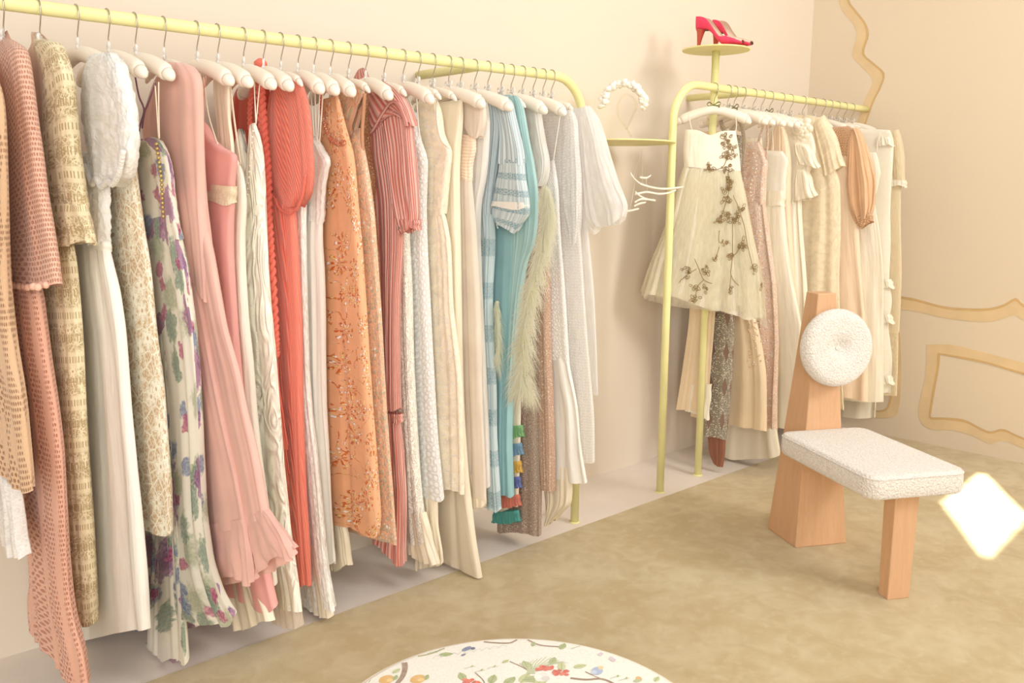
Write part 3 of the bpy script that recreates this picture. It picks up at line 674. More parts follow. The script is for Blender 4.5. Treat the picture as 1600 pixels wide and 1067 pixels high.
# 5
g = GA(5, 'chiffon_gown', 'floral chiffon gown with purple blooms and a row of covered buttons', 'dress', 'floral chiffon gown')
g.loft('bodice', floral, [(238, 214), (249, 219), (259, 239), (266, 270), (271, 317), (275, 347), (280, 372)], [(220, 222), (213, 255), (211, 290), (216, 335), (226, 379)], tx=.024, t0=.008, k=4, a1=.005, crinkle=.0012)
g.loft('skirt', floral, [(272, 335), (278, 372), (288, 419), (294, 475), (300, 512), (306, 587), (310, 650), (312, 704), (316, 809), (326, 880), (345, 935), (364, 966)], [(226, 360), (234, 420), (238, 520), (242, 640), (236, 760), (225, 880), (214, 984)], tx=.034, t0=.02, k=7, a0=.003, a1=.018, rows=64, hem=.016, lim=.03)
g.loft('overskirt', floral, [(272, 520), (282, 700), (292, 860), (304, 1028)], [(246, 520), (250, 700), (250, 900), (241, 1036)], tx=.012, k=4, a1=.008, rows=40, xo=-.02, lim=.013, hem=.01)
g.beads('button_row', gold_bead, [(245+13*k/16+2*math.sin(k/4), 226+7*k) for k in range(17)], .0052)
purp = m_plain('purple_print_ribbon', '#9c6d86', .6)
g.strap(purp, [(211, 118), (217, 150), (225, 172), (218, 200), (216, 226)], .008); g.strap(purp, [(243, 130), (232, 160), (226, 175), (222, 200)], .008)
g.strap(cream_satin, [(242, 128), (245, 170), (248, 217)], .003); g.strap(cream_satin, [(248, 128), (248, 170), (249, 217)], .003)
# 6
g = GA(6, 'draped_gown', 'dusty pink chiffon gown draped over its hanger with wide frilled hem', 'dress', 'dusty pink draped gown')
g.loft('bodice', dusty, [(286, 98), (300, 104), (311, 122), (314, 200), (316, 262), (318, 330), (324, 400), (330, 470)], [(262, 98), (244, 140), (229, 192), (236, 235), (262, 262), (276, 300), (281, 345), (290, 400)], tx=.03, t0=.012, k=3, a0=.004, a1=.009, rows=50, keepL=True)
for R_, L_, xo_, fR, fL in (([(292, 262), (302, 300), (314, 336), (330, 400), (350, 512), (369, 580), (380, 641), (398, 712), (417, 808)], [(285, 262), (291, 330), (304, 420), (326, 540), (346, 640), (366, 730), (384, 824)], .004, [(414, 796), (438, 828), (459, 864)], [(384, 812), (388, 860), (390, 906)]),
                             ([(290, 264), (298, 330), (316, 450), (342, 580), (362, 670), (378, 740), (392, 822)], [(284, 262), (281, 325), (289, 400), (298, 512), (308, 587), (313, 704), (320, 832)], -.014, [(390, 808), (398, 850), (404, 902)], [(321, 818), (318, 868), (316, 912)])):
    sk = g.loft('skirt_panel', dusty, R_, L_, tx=.02, t0=.008, k=2, a0=.002, a1=.006, rows=56, xo=xo_, hem=0, lim=.022)
    g.loft('hem_frill', dusty, fR, fL, tx=.018, t0=.019, k=4, a0=.002, a1=.008, rows=30, parent=sk, hem=.012, ruff=15, ruffa=.010, xo=xo_, lim=.024)
# 7
g = GA(7, 'slip_dress', 'rose pink slip dress with cream lace band under a pointed bust', 'dress', 'rose pink slip dress')
g.loft('bodice', rose, [(319, 190), (331, 216), (347, 231), (368, 242), (366, 270), (364, 296)], [(312, 200), (311, 225), (310, 250), (308, 300)], tx=.024, t0=.006, k=2, a1=.003, rows=26, smooth=1)
g.loft('lace_band', cream_lace, [(366, 291), (365, 306), (365, 319)], [(308, 284), (308, 312)], tx=.026, t0=.025, k=3, a1=.001, rows=10)['label'] = 'cream lace band'
g.loft('skirt', rose, [(364, 312), (361, 335), (360, 400), (364, 460), (368, 540), (378, 660), (392, 780), (410, 870), (428, 952)], [(308, 308), (309, 400), (316, 560), (330, 720), (344, 870), (356, 965)], tx=.028, t0=.022, k=4, a0=.002, a1=.011, rows=56, hem=.008)
frill(g, 'hem_lining', cream_satin, [(400, 880), (416, 930), (429, 968)], [(350, 880), (360, 940), (366, 985)], tx=.022, a1=.009)['label'] = 'cream lining at the hem'
g.strap(rose, [(322, 118), (319, 150), (318, 192)], .004); g.strap(cream_satin, [(318, 120), (326, 180), (341, 228)], .004)
# 8
g = GA(8, 'slip_dress', 'ivory satin slip dress with wide cream straps next to the rose slip', 'dress', 'ivory satin slip dress')
g.loft('bodice', ivory_satin, [(368, 246), (377, 262), (382, 300), (382, 329), (379, 360), (380, 419), (384, 505), (390, 560), (395, 640), (404, 720), (415, 790), (424, 860), (429, 914)], None, tx=.023, t0=.007, k=3, a1=.007, rows=60)
for a, b in (((344, 112), (357, 236)), ((352, 114), (362, 242)), ((358, 116), (376, 258))):
    g.strap(cream_satin, [a, ((a[0]+b[0])/2-1, (a[1]+b[1])/2), b], .009)
g.loft('neck_panel', cream_satin, [(356, 116), (358, 170), (364, 242)], [(334, 112), (338, 170), (344, 250)], tx=.01, t0=.006, k=2, a1=.002, rows=16, label='cream satin panel under the hanger')
# 9
g = GA(9, 'bridal_gown', 'cream textured gown with pearl trimmed pointed bodice and sheer hem', 'dress', 'cream pearl trimmed gown')
g.loft('bodice', swirl, [(398, 192), (403, 208), (408, 232), (410, 281), (411, 325), (414, 415), (418, 475), (426, 550), (433, 632), (441, 733), (450, 830), (460, 900), (467, 956)], [(392, 200), (384, 226), (376, 255), (372, 340), (376, 480), (390, 640), (404, 790), (416, 900), (424, 962)], tx=.024, t0=.006, k=3, a1=.007, rows=64, hem=.006, neck=.13, smooth=1)
frill(g, 'hem_flounce', m_tulle('cream_sheer_hem', '#efe2d0', .7), [(452, 850), (462, 920), (470, 980)], [(408, 840), (418, 920), (428, 972)], tx=.024, a1=.008)
g.strap(ivory_satin, [(397, 118), (398, 150), (400, 194)], .004); g.strap(ivory_satin, [(406, 130), (403, 160), (400, 194)], .003)
g.beads('pearl_trim', pearl, [(396-.8*k, 205+9*k) for k in range(12)] + [(401+.3*k, 520+14*k) for k in range(14)], .0032)
# 10 braided cord
g = GA(10, 'braided_sash', 'braided coral cord sash with gold band and long tassel', 'sash', 'braided coral sash')
def braid(path, r, part, turns):
    P = smooth_path([g.at(*q) for q in path], 150); A = Acc()
    for k in range(3):
        a = np.linspace(0, 2*PI*turns, 150)+2*PI*k/3
        V = np.array([g.pt(q[0]+r*math.sin(t_), q[1], r*.6*math.sin(2*t_)) for q, t_ in zip(P, a)]); A.add(tube(V, r*.75, 8))
    return A.obj(part, coral_plain, g.root)
braid([(408, 98), (407, 135), (411, 200), (417, 270), (419, 344), (424, 419), (429, 512), (430, 556)], .0095, 'braid', 15)
braid([(404, 100), (396, 130), (391, 165), (391, 200), (398, 240)], .005, 'braid', 6)
A = Acc(); q = g.at(407, 100); A.add(blob(g.pt(q[0], q[1], 0), (.018, .022, .016), 12, 8, .06)); A.obj('knot', coral_plain, g.root)
A = Acc(); q = g.at(429, 560); A.add(tube([g.pt(q[0], q[1]+.008, 0), g.pt(q[0], q[1]-.008, 0)], .011, 12)); A.obj('gold_band', gold_bead, g.root)['label'] = 'gold band'
A = Acc()
for k in range(26):
    a, b = g.at(426+7*random.random(), 562), g.at(436+14*random.random(), 690+80*random.random()); o1, o2 = random.uniform(-.007, .007), random.uniform(-.012, .012)
    A.add(tube([g.pt(a[0], a[1], o1), g.pt((a[0]+b[0])/2, (a[1]+b[1])/2, (o1+o2)/2), g.pt(b[0], b[1], o2)], .0016, 5))
A.obj('tassel', coral_plain, g.root)
# 11
g = GA(11, 'batwing_dress', 'bright coral crinkled gown with batwing sleeve and ribbed column skirt', 'dress', 'bright coral batwing gown')
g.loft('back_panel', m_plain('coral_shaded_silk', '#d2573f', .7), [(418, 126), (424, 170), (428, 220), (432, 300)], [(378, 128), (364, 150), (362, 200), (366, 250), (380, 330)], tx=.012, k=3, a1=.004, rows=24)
g.loft('skirt', coral, [(456, 300), (461, 350), (464, 420), (467, 500), (469, 640), (475, 767), (481, 871), (483, 915)], [(416, 300), (424, 420), (434, 560), (444, 720), (452, 830), (459, 912)], tx=.024, t0=.018, k=7, a0=.003, a1=.010, rows=60)
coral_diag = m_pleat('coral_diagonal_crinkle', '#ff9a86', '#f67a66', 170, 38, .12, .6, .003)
sl = g.loft('sleeve', coral_diag, [(446, 113), (460, 118), (469, 130), (478, 157), (485, 197), (488, 250), (487, 280), (483, 305), (470, 322)], [(436, 118), (428, 145), (422, 183), (419, 225), (419, 255), (423, 280), (432, 302), (446, 320)], tx=.026, t0=.010, k=5, a0=.002, a1=.006, rows=44, lim=.027)
g.strap(coral_plain, [(418, 258), (422, 274), (430, 288), (433, 300), (442, 312), (447, 324), (462, 334), (474, 328), (482, 312), (486, 296), (489, 272)], .008, 'ruffled_edge', .004, -.024, sl, 60)
# 12
g = GA(12, 'velvet_gown', 'silvery white crushed velvet gown beside the coral skirt', 'dress', 'silvery velvet gown')
g.loft('bodice', plush, [(476, 150), (478, 230), (476, 336), (477, 437), (480, 587), (485, 650), (493, 710), (501, 788), (511, 888), (523, 951)], [(430, 150), (432, 300), (436, 500), (446, 700), (458, 850), (470, 966)], tx=.023, k=4, a1=.008, rows=56, hem=.01)
frill(g, 'hem_layer', cream_satin, [(500, 850), (512, 920), (520, 962)], [(466, 850), (472, 920), (476, 975)], tx=.02, a1=.008)
# 13
g = GA(13, 'satin_dress', 'white satin gown with beaded lace bodice hanging from ribbon straps', 'dress', 'lace bodice satin gown')
g.loft('bodice', lacetop, [(492, 212), (498, 224), (506, 238), (515, 250), (510, 272), (506, 300), (503, 348)], [(480, 216), (474, 240), (470, 290), (470, 348)], tx=.022, t0=.006, k=4, a1=.004, rows=30, crinkle=.003)
g.loft('skirt', white_satin, [(503, 342), (502, 380), (505, 419), (508, 500), (508, 560), (509, 641), (513, 720), (518, 810), (524, 879)], [(468, 342), (466, 500), (474, 680), (484, 800), (494, 888)], tx=.024, t0=.018, k=4, a0=.003, a1=.010, rows=56)
for a, b in (((485, 134), (491, 214)), ((492, 136), (494, 216)), ((500, 138), (496, 222)), ((505, 142), (499, 226))): g.strap(white_satin, [a, ((a[0]+b[0])/2, (a[1]+b[1])/2), b], .004)
# 14
g = GA(14, 'sequin_dress', 'orange tulle dress embroidered with gold and copper sequins', 'dress', 'orange sequinned dress')
g.loft('bodice', orange_seq, [(528, 150), (534, 185), (542, 215), (550, 240), (557, 315), (565, 397), (570, 479), (574, 560), (579, 635), (587, 729), (594, 815), (590, 836)], [(504, 156), (505, 190), (504, 230), (508, 300), (510, 400), (510, 520), (512, 640), (515, 740), (518, 826)], tx=.025, t0=.008, k=3, a1=.007, rows=64, hem=.006)
frill(g, 'underskirt', cream_satin, [(536, 790), (545, 850), (550, 882)], [(505, 790), (512, 850), (518, 893)], tx=.015, lim=.018)['label'] = 'cream underskirt showing below'
g.strap(orange_trim, [(512, 140), (512, 165), (516, 190), (526, 216), (538, 224), (550, 223)], .016, 'sequin_collar', .004, -.024, None, 30)['label'] = 'coral sequin collar edge'
# 15
g = GA(15, 'halter_dress', 'peach dress with pastel sequin spots and wide cutaway armhole', 'dress', 'peach spotted dress')
g.loft('bodice', pastel, [(562, 200), (568, 232), (575, 273), (583, 332), (588, 414), (595, 512), (600, 590), (606, 672), (613, 766), (618, 850)], [(540, 234), (546, 270), (553, 330), (562, 414), (569, 512), (574, 590), (580, 700), (587, 790), (593, 854)], tx=.026, t0=.008, k=2, a1=.005, rows=56)
halt = m_plain('peach_tan_silk', '#d6a07c', .6)
g.loft('neck_panel', pastel, [(530, 118), (550, 122), (564, 132), (570, 148)], [(524, 122), (526, 150), (534, 190), (546, 228)], tx=.012, t0=.008, k=1, a1=.001, rows=20)
g.strap(halt, [(570, 146), (568, 175), (566, 205), (567, 236)], .010, 'neckline_edge', .006)
g.strap(halt, [(545, 150), (548, 190), (549, 215), (545, 236)], .006, 'neckline_edge', .006)
# 16
g = GA(16, 'beaded_dress', 'narrow bronze beaded dress just showing behind the peach spotted dress', 'dress', 'bronze beaded dress')
g.loft('bodice', m_beads('bronze_beads', '#c69a6c', '#8b5a36'), [(574, 150), (573, 200), (577, 255), (588, 280), (582, 293), (584, 332), (588, 360), (590, 430), (594, 520), (600, 640), (606, 760)], None, tx=.02, k=3, a1=.004, rows=40, smooth=1)
# 17
g = GA(17, 'pleated_gown', 'salmon coral pleated gown with caped shoulder, full sleeve and tied skirt', 'dress', 'salmon pleated gown')
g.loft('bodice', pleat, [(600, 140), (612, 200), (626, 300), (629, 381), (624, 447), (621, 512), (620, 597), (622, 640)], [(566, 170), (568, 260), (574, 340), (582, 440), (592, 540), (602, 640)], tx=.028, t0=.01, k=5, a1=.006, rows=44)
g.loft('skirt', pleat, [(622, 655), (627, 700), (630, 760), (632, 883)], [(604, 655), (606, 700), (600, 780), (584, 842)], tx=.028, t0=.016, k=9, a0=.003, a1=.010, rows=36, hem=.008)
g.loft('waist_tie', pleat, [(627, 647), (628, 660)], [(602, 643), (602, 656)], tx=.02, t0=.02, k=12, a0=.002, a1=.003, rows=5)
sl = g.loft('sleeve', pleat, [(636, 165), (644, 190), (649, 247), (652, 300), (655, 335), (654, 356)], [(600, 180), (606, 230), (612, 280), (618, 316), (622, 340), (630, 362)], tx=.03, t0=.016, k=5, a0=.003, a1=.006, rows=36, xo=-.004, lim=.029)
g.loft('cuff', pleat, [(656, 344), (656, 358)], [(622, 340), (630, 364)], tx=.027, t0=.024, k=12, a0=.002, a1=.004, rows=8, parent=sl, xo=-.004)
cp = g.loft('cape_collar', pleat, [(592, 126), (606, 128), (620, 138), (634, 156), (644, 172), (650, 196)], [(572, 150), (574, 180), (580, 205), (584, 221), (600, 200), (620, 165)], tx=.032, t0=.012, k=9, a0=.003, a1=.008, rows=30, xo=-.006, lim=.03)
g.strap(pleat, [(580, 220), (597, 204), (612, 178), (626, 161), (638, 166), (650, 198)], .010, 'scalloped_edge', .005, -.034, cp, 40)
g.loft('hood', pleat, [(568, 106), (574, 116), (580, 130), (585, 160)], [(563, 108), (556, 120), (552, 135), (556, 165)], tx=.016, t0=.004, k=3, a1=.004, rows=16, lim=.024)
# 18
g = GA(18, 'beaded_gown', 'narrow white beaded tulle gown with scalloped hem by the salmon gown', 'dress', 'white beaded tulle gown')
g.loft('bodice', wbead, [(632, 155), (634, 260), (636, 368), (641, 447), (644, 545), (648, 620), (653, 700), (660, 790), (669, 848)], [(606, 160), (608, 368), (612, 545), (622, 700), (632, 800), (638, 856)], tx=.024, k=3, a1=.008, rows=56, hem=.010)
frill(g, 'underskirt', cream_satin, [(664, 800), (676, 850), (684, 882)], [(634, 800), (640, 840), (642, 866)], tx=.02, a1=.009)['label'] = 'cream satin underskirt'
# 19
g = GA(19, 'lace_dress', 'white dress covered in rows of looped lace with curved bodice', 'dress', 'white looped lace dress')
g.loft('bodice', loops, [(652, 175), (654, 219), (662, 234), (668, 246), (665, 275), (663, 331), (665, 397), (672, 512), (677, 594), (682, 690), (691, 780)], [(630, 180), (632, 260), (634, 340), (638, 450), (646, 600), (654, 700), (661, 793)], tx=.024, k=3, a1=.004, rows=56, hem=.006)
g.strap(white_satin, [(637, 152), (650, 185), (656, 222)], .006); g.strap(white_satin, [(651, 152), (653, 185), (656, 222)], .004)
frill(g, 'underskirt', cream_satin, [(680, 760), (686, 830), (692, 880)], [(650, 770), (654, 830), (652, 892)], tx=.02, a1=.009)['label'] = 'cream underskirt'
# 20
g = GA(20, 'sequin_dress', 'sleeveless ivory dress of sequinned brocade with pleated waist', 'dress', 'ivory sequinned brocade dress')
g.loft('bodice', ivseq, [(680, 152), (687, 175), (690, 205), (698, 225), (706, 232), (703, 252), (697, 295), (694, 336)], [(656, 156), (655, 200), (656, 260), (660, 336)], tx=.024, t0=.008, k=2, a1=.003, rows=30)
g.loft('skirt', ivseq, [(693, 332), (698, 350), (703, 381), (708, 479), (716, 540), (721, 590), (722, 672), (725, 770)], [(664, 335), (666, 420), (670, 540), (680, 660), (686, 720), (690, 778)], tx=.025, t0=.02, k=4, a0=.002, a1=.008, rows=44, hem=.008)
g.strap(ivory_satin, [(688, 156), (689, 190), (695, 218), (706, 231)], .005, 'armhole_edge', .004, -.014)
# 21
g = GA(21, 'satin_gown', 'plain cream satin gown flaring to the longest hem near the platform edge', 'dress', 'plain cream satin gown')
g.loft('bodice', cream_satin, [(722, 156), (722, 190), (718, 215), (714, 255), (714, 299), (716, 381), (718, 447), (721, 578), (724, 660), (730, 747), (741, 841), (752, 902)], [(692, 160), (694, 300), (692, 500), (692, 660), (692, 785), (695, 906)], tx=.028, k=2, a1=.006, rows=60, hem=.004)
# 22
g = GA(22, 'ruched_dress', 'peach cream chiffon gown with ruched bodice and looped tied shoulder', 'dress', 'peach ruched gown')
g.loft('bodice', ruche, [(742, 212), (741, 235), (737, 262), (736, 282)], [(714, 205), (714, 240), (714, 284)], tx=.022, t0=.016, k=3, a1=.003, rows=20)
g.loft('skirt', peach_chiffon, [(736, 278), (738, 300), (742, 348), (747, 447), (752, 545), (754, 620), (757, 700), (759, 780)], [(712, 280), (714, 400), (716, 560), (722, 680), (734, 788)], tx=.024, t0=.016, k=5, a0=.003, a1=.009, rows=48)
g.loft('shoulder_loop', peach_chiffon, [(744, 148), (754, 152), (758, 170), (756, 200), (751, 214)], [(728, 152), (727, 175), (728, 200), (738, 216)], tx=.022, t0=.008, k=2, a1=.003, rows=20)
frill(g, 'hem_lining', cream_satin, [(754, 740), (757, 790)], [(734, 740), (738, 797)], tx=.018, a1=.006, rows=10)
# 23
g = GA(23, 'halter_gown', 'plain white crepe halter gown between peach ruched and blue lace dresses', 'dress', 'white crepe halter gown')
g.loft('bodice', white_crepe, [(760, 156), (765, 168), (762, 228), (757, 286), (750, 305), (748, 318), (749, 340), (748, 362), (752, 470), (757, 600), (764, 760)], [(738, 156), (736, 230), (730, 300), (728, 450), (734, 700), (744, 770)], tx=.022, k=3, a1=.005, rows=50)
# 24
g = GA(24, 'blue_dress', 'pale blue cotton dress with lace bands and flounced lace sleeve', 'dress', 'pale blue lace dress')
g.loft('bodice', blue_pale, [(766, 148), (778, 160), (782, 200), (776, 260), (766, 330), (770, 370)], [(750, 150), (747, 220), (748, 300), (752, 370)], tx=.022, t0=.008, k=4, a1=.004, rows=30)
g.loft('skirt', blue_lace, [(770, 335), (772, 378), (769, 440), (768, 496), (771, 560), (773, 594), (774, 680), (778, 740), (782, 799)], [(749, 335), (750, 420), (750, 560), (752, 680), (756, 788)], tx=.024, t0=.018, k=4, a0=.003, a1=.009, rows=48, hem=.006)
sl = g.loft('sleeve', blue_pale, [(784, 148), (797, 157), (806, 190), (812, 225), (817, 256)], [(776, 150), (782, 190), (786, 220), (783, 255)], tx=.026, t0=.008, k=4, a1=.005, rows=24)
g.loft('lace_flounce', m_bands('blue_flounce_lace', '#dcebef', '#8db8c6', .058), [(816, 248), (819, 280), (822, 310), (825, 335), (808, 362)], [(784, 248), (778, 280), (773, 310), (769, 335), (778, 352)], tx=.03, t0=.024, k=5, a0=.003, a1=.010, rows=30, parent=sl, hem=.008, lim=.0255)
g.loft('satin_ribbon', white_satin, [(823, 316), (824, 326)], [(772, 314), (770, 324)], tx=.0285, t0=.028, k=2, a0=.001, a1=.001, rows=5, parent=sl, lim=.06)
# 25
g = GA(25, 'chiffon_dress', 'teal chiffon gown with long floating panel and narrow skirt', 'dress', 'teal chiffon gown')
g.loft('bodice', m_plain('deep_teal', '#a6d2d6', .75, .3, .0006, .15), [(798, 148), (806, 190), (812, 260), (814, 330), (812, 420), (808, 516), (800, 600), (797, 690), (800, 775)], [(776, 150), (772, 330), (774, 500), (776, 650), (780, 782)], tx=.022, k=4, a1=.008, rows=50)
g.loft('float_panel', teal, [(808, 149), (818, 160), (826, 210), (835, 255), (841, 300), (840, 345), (836, 384), (824, 407), (815, 462), (810, 516), (804, 590)], [(796, 150), (800, 200), (804, 260), (806, 330), (804, 420), (798, 520), (795, 590)], tx=.018, t0=.006, k=4, a0=.002, a1=.007, rows=50, xo=-.002)
# 26 boa
boa_root = None
boa_mat = m_plain('pale_green_feathers', '#fffef0', .9, .6, .0005, .55); boa_mat2 = m_plain('moss_green_feathers', '#f4f5de', .9, .6, .0005, .55)
def boa(path, wid, dens, parent, mats):
    gx = Garment('tmp', 'x', 'x', 2.100, .02); bpy.data.objects.remove(gx.root)
    P = smooth_path([tuple(gx.at(x, y)) + (w,) for (x, y), w in zip(path, wid)], 160)
    for mi, m in enumerate(mats):
        A_v, A_f, nn = [], [], 0
        core = np.array([gx.pt(q[0], q[1], -.004) for q in P])
        for k in range(dens):
            i = random.randrange(0, 158); q = P[i]; T = P[min(i+2, 159)]-P[max(i-2, 0)]
            ang = random.uniform(0, 2*PI); r = q[2]*random.uniform(.45, 1.5)
            base = core[i]; dirv = gx.a*math.cos(ang) + gx.nm*math.sin(ang)*.5
            drop = random.uniform(.012, .10)
            p = [base + dirv*r*u + np.array([0, 0, 1])*(.25*drop*u - drop*u*u*1.1) for u in np.linspace(0, 1, 6)]
            curl = random.uniform(-.010, .010)
            side = np.cross(dirv, [0, 0, 1]); wv = random.uniform(.0010, .0026)
            for j, pp in enumerate(p):
                pp = pp + side*curl*(j/5)**2 + gx.a*random.uniform(-.0015, .0015)
                ww = wv*(1-j/6)
                A_v += [pp-gx.a*ww, pp+gx.a*ww]
            for j in range(5): A_f.append((nn+2*j, nn+2*j+1, nn+2*j+3, nn+2*j+2))
            nn += 12
        yield np.array(A_v), A_f, m, core
bt = empty('feather_boa', (2.15, YR, ZL-.1)); tag(bt, 'pale green feather boa trailing in front of the teal gown', 'feather boa', GL)
spec = [([(852, 290), (858, 315), (855, 354), (842, 411), (828, 469), (820, 529), (817, 590), (820, 612)], [.022, .028, .036, .044, .050, .054, .068, .060], 2100), ([(778, 470), (779, 500), (780, 545), (776, 565)], [.018, .022, .024, .018], 200)]
cores = []
for mi in range(2):
    Vs, Fs, n = [], [], 0
    for pth, wd, dn in spec:
        for V, Fc, m, core in boa(pth, wd, dn, bt, [None]):
            Vs.append(V); Fs += [tuple(i+n for i in f) for f in Fc]; n += len(V)
            if mi == 0: cores.append(core)
    o = mobj('feather_barbs', np.concatenate(Vs), Fs, (boa_mat, boa_mat2)[mi], bt)
    o['kind'] = 'stuff'
A = Acc()
for c_ in cores: A.add(tube(c_[::4], .006, 8))
A.obj('cord', boa_mat2, bt)
# 27 (hook 796)
g = GA(26, 'ruffled_dress', 'cream dress with rows of green, blue, yellow and coral ruffles', 'dress', 'multicoloured ruffle dress')
g.loft('bodice', cream_satin, [(812, 175), (816, 300), (818, 450), (814, 600), (812, 690), (808, 790)], [(796, 180), (792, 400), (788, 640), (782, 800)], tx=.011, k=3, a1=.002, rows=40, lim=.012)
for (y, col, nm_) in ((672, '#8fc389', 'green'), (700, '#86aeca', 'sky blue'), (728, '#f0c463', 'yellow'), (752, '#7a86c4', 'blue'), (780, '#f0917c', 'coral'), (805, '#5fb0a8', 'teal')):
    xr = 815-(y-672)*.045
    g.loft('ruffle', m_plain(nm_.replace(' ', '_')+'_ruffle', col, .8), [(xr, y-8), (xr+2, y+10)], [(xr-36, y-6), (xr-38, y+12)], tx=.019, t0=.018, k=12, a0=.002, a1=.006, rows=8, ruff=30, ruffa=.004)['label'] = nm_+' ruffle'
# 28
g = GA(27, 'beaded_gown', 'taupe gown covered in silvery beads, floor length', 'dress', 'taupe beaded gown')
g.loft('bodice', taupe, [(838, 162), (842, 260), (844, 400), (842, 540), (842, 620), (844, 695), (846, 770), (845, 836)], [(820, 165), (818, 400), (820, 560), (817, 660), (809, 760), (800, 838)], tx=.022, k=3, a1=.006, rows=50)
g.loft('overlay', rose_taupe, [(856, 400), (860, 560), (862, 650), (864, 720), (865, 768)], [(840, 420), (842, 560), (846, 680), (848, 762)], tx=.02, k=3, a1=.005, rows=30)['label'] = 'dusty rose beaded panel'
sl = g.loft('sleeve', chif, [(830, 152), (840, 162), (849, 210), (856, 250), (854, 275), (846, 292)], [(822, 158), (826, 190), (832, 225), (838, 262), (842, 288)], tx=.022, t0=.008, k=4, a1=.005, rows=26)
sl['label'] = 'sheer ivory chiffon sleeve'
# 29
g = GA(28, 'sequin_gown', 'white sequinned gown with gathered satin trumpet skirt', 'dress', 'white trumpet gown')
g.loft('bodice', wseq, [(866, 250), (872, 300), (877, 384), (882, 469), (886, 520), (890, 566)], [(850, 262), (850, 330), (852, 440), (858, 566)], tx=.022, t0=.008, k=3, a1=.004, rows=40)
g.loft('skirt', white_satin, [(888, 560), (895, 600), (901, 635), (910, 710), (916, 756)], [(863, 558), (862, 640), (863, 700), (868, 752)], tx=.026, t0=.02, k=5, a0=.005, a1=.012, rows=36, hem=.006)
frill(g, 'underskirt', cream_satin, [(893, 730), (890, 790), (866, 812)], [(850, 730), (852, 780), (852, 824)], tx=.02, a1=.008)['label'] = 'peach cream underskirt'
g.strap(ivory_satin, [(876, 175), (870, 215), (864, 254)], .004)
# 30
g = GA(29, 'tulle_gown', 'sheer white dotted tulle gown with narrow long sleeve', 'dress', 'dotted tulle gown')
g.loft('bodice', dotted, [(890, 172), (900, 300), (908, 400), (916, 502), (922, 580), (927, 650), (927, 724)], [(866, 175), (866, 320), (872, 460), (880, 600), (888, 722)], tx=.022, k=4, a1=.006, rows=50)
g.loft('sleeve', dotted, [(893, 172), (901, 185), (905, 270), (907, 345), (903, 380)], [(882, 176), (872, 250), (872, 315), (886, 360), (892, 384)], tx=.02, t0=.008, k=3, a1=.005, rows=30)
# 31
g = GA(30, 'organza_gown', 'sheer white organza gown with billowing bell sleeve at the rack end', 'dress', 'white organza gown')
g.loft('bodice', sheer, [(910, 168), (916, 260), (920, 367), (926, 440), (930, 520), (935, 616)], [(886, 172), (890, 330), (896, 480), (904, 624)], tx=.02, k=4, a1=.006, rows=44)
g.loft('sleeve', sheer, [(914, 164), (926, 184), (942, 240), (958, 288), (972, 324), (967, 342)], [(904, 168), (907, 230), (909, 300), (911, 350), (922, 362)], tx=.03, t0=.008, k=3.5, a0=.002, a1=.008, rows=36, lim=.04, puff=.4, xo=.02, hem=.008)

# ------------------------------------------------------------------ garments, shorter rack
warm_satin = m_satin('champagne_satin', '#f3dcbb', .34); cream_s2 = m_satin('ivory_duchess_satin', '#fdf0dc', .34)
ivory_net = m_tulle('ivory_tulle', '#fff2df', 1.15); brocade = m_emboss('cream_brocade', '#f8e5c6', 30, 'noise', .002, 0, .93)
apricot = m_plain('apricot_taffeta', '#f0c59c', .6, .3, .0006, .15); smock = m_emboss('apricot_smocking', '#eabb90', 75, 'loop', .006, 0, .82)
rose_seq = m_sequin('rose_gold_sequins', '#e8cbb4', ('#efd3c0', '#d3a693', '#faeade'), 170, 16, .75, .86)
iv_lace = m_lace('ivory_beaded_lace', '#fff7e8', '#f8ead4', 48, 24, .55); sc_lace = m_lace('ivory_scalloped_lace', '#fff5e3', '#f6e6cc', 40, 24, .5)
peach_satin = m_satin('pale_peach_satin', '#f8dfc2', .4); sheer_c = m_tulle('cream_voile', '#fbe9cd', .86)
bronze = m_simple('bronze_thread', '#8f7242', .5, metal=.3)
g = GA(0, 'tulle_dress', 'short strapless ivory tulle dress embroidered with bronze flower branches', 'dress', 'ivory tulle dress', True, .62, 1)
tl = .034
g.loft('skirt_lining', cream_s2, [(1154, 268), (1162, 310), (1172, 370), (1180, 430), (1184, 480)], [(1071, 262), (1060, 300), (1046, 360), (1030, 420), (1020, 455)], tx=.03, k=6, a0=.003, a1=.012, rows=30, xo=-.05, lim=.03)
g.loft('tulle_skirt', ivory_net, [(1156, 266), (1165, 310), (1176, 370), (1186, 430), (1193, 496)], [(1069, 260), (1057, 300), (1039, 360), (1019, 420), (1006, 456)], tx=.05, t0=.026, k=9, a0=.004, a1=.018, rows=40, xo=-.05, lim=.048, hem=.012, ruff=23, ruffa=.006)
g.loft('tulle_overlay', m_tulle('soft_ivory_tulle', '#fff4e2', .22), [(1156, 268), (1166, 312), (1178, 372), (1189, 430), (1197, 500)], [(1068, 262), (1055, 302), (1036, 362), (1015, 420), (1002, 460)], tx=.06, t0=.028, k=5, a0=.004, a1=.02, rows=36, xo=-.052, lim=.06, hem=.02, ruff=31, ruffa=.010)
bd = g.loft('bodice', cream_s2, [(1149, 206), (1154, 235), (1157, 268)], [(1071, 204), (1068, 235), (1069, 262)], tx=.036, t0=.03, k=2, a1=.002, keepL=True, rows=24, neck=.022, xo=-.05, lim=.05, edge=0, hem=.002)
g.strap(cream_s2, [(1077, 180), (1079, 195), (1084, 212)], .004, xo=-.05); g.strap(cream_s2, [(1149, 184), (1150, 195), (1149, 208)], .004, xo=-.05)
B_ = g.bvh(); A = Acc()
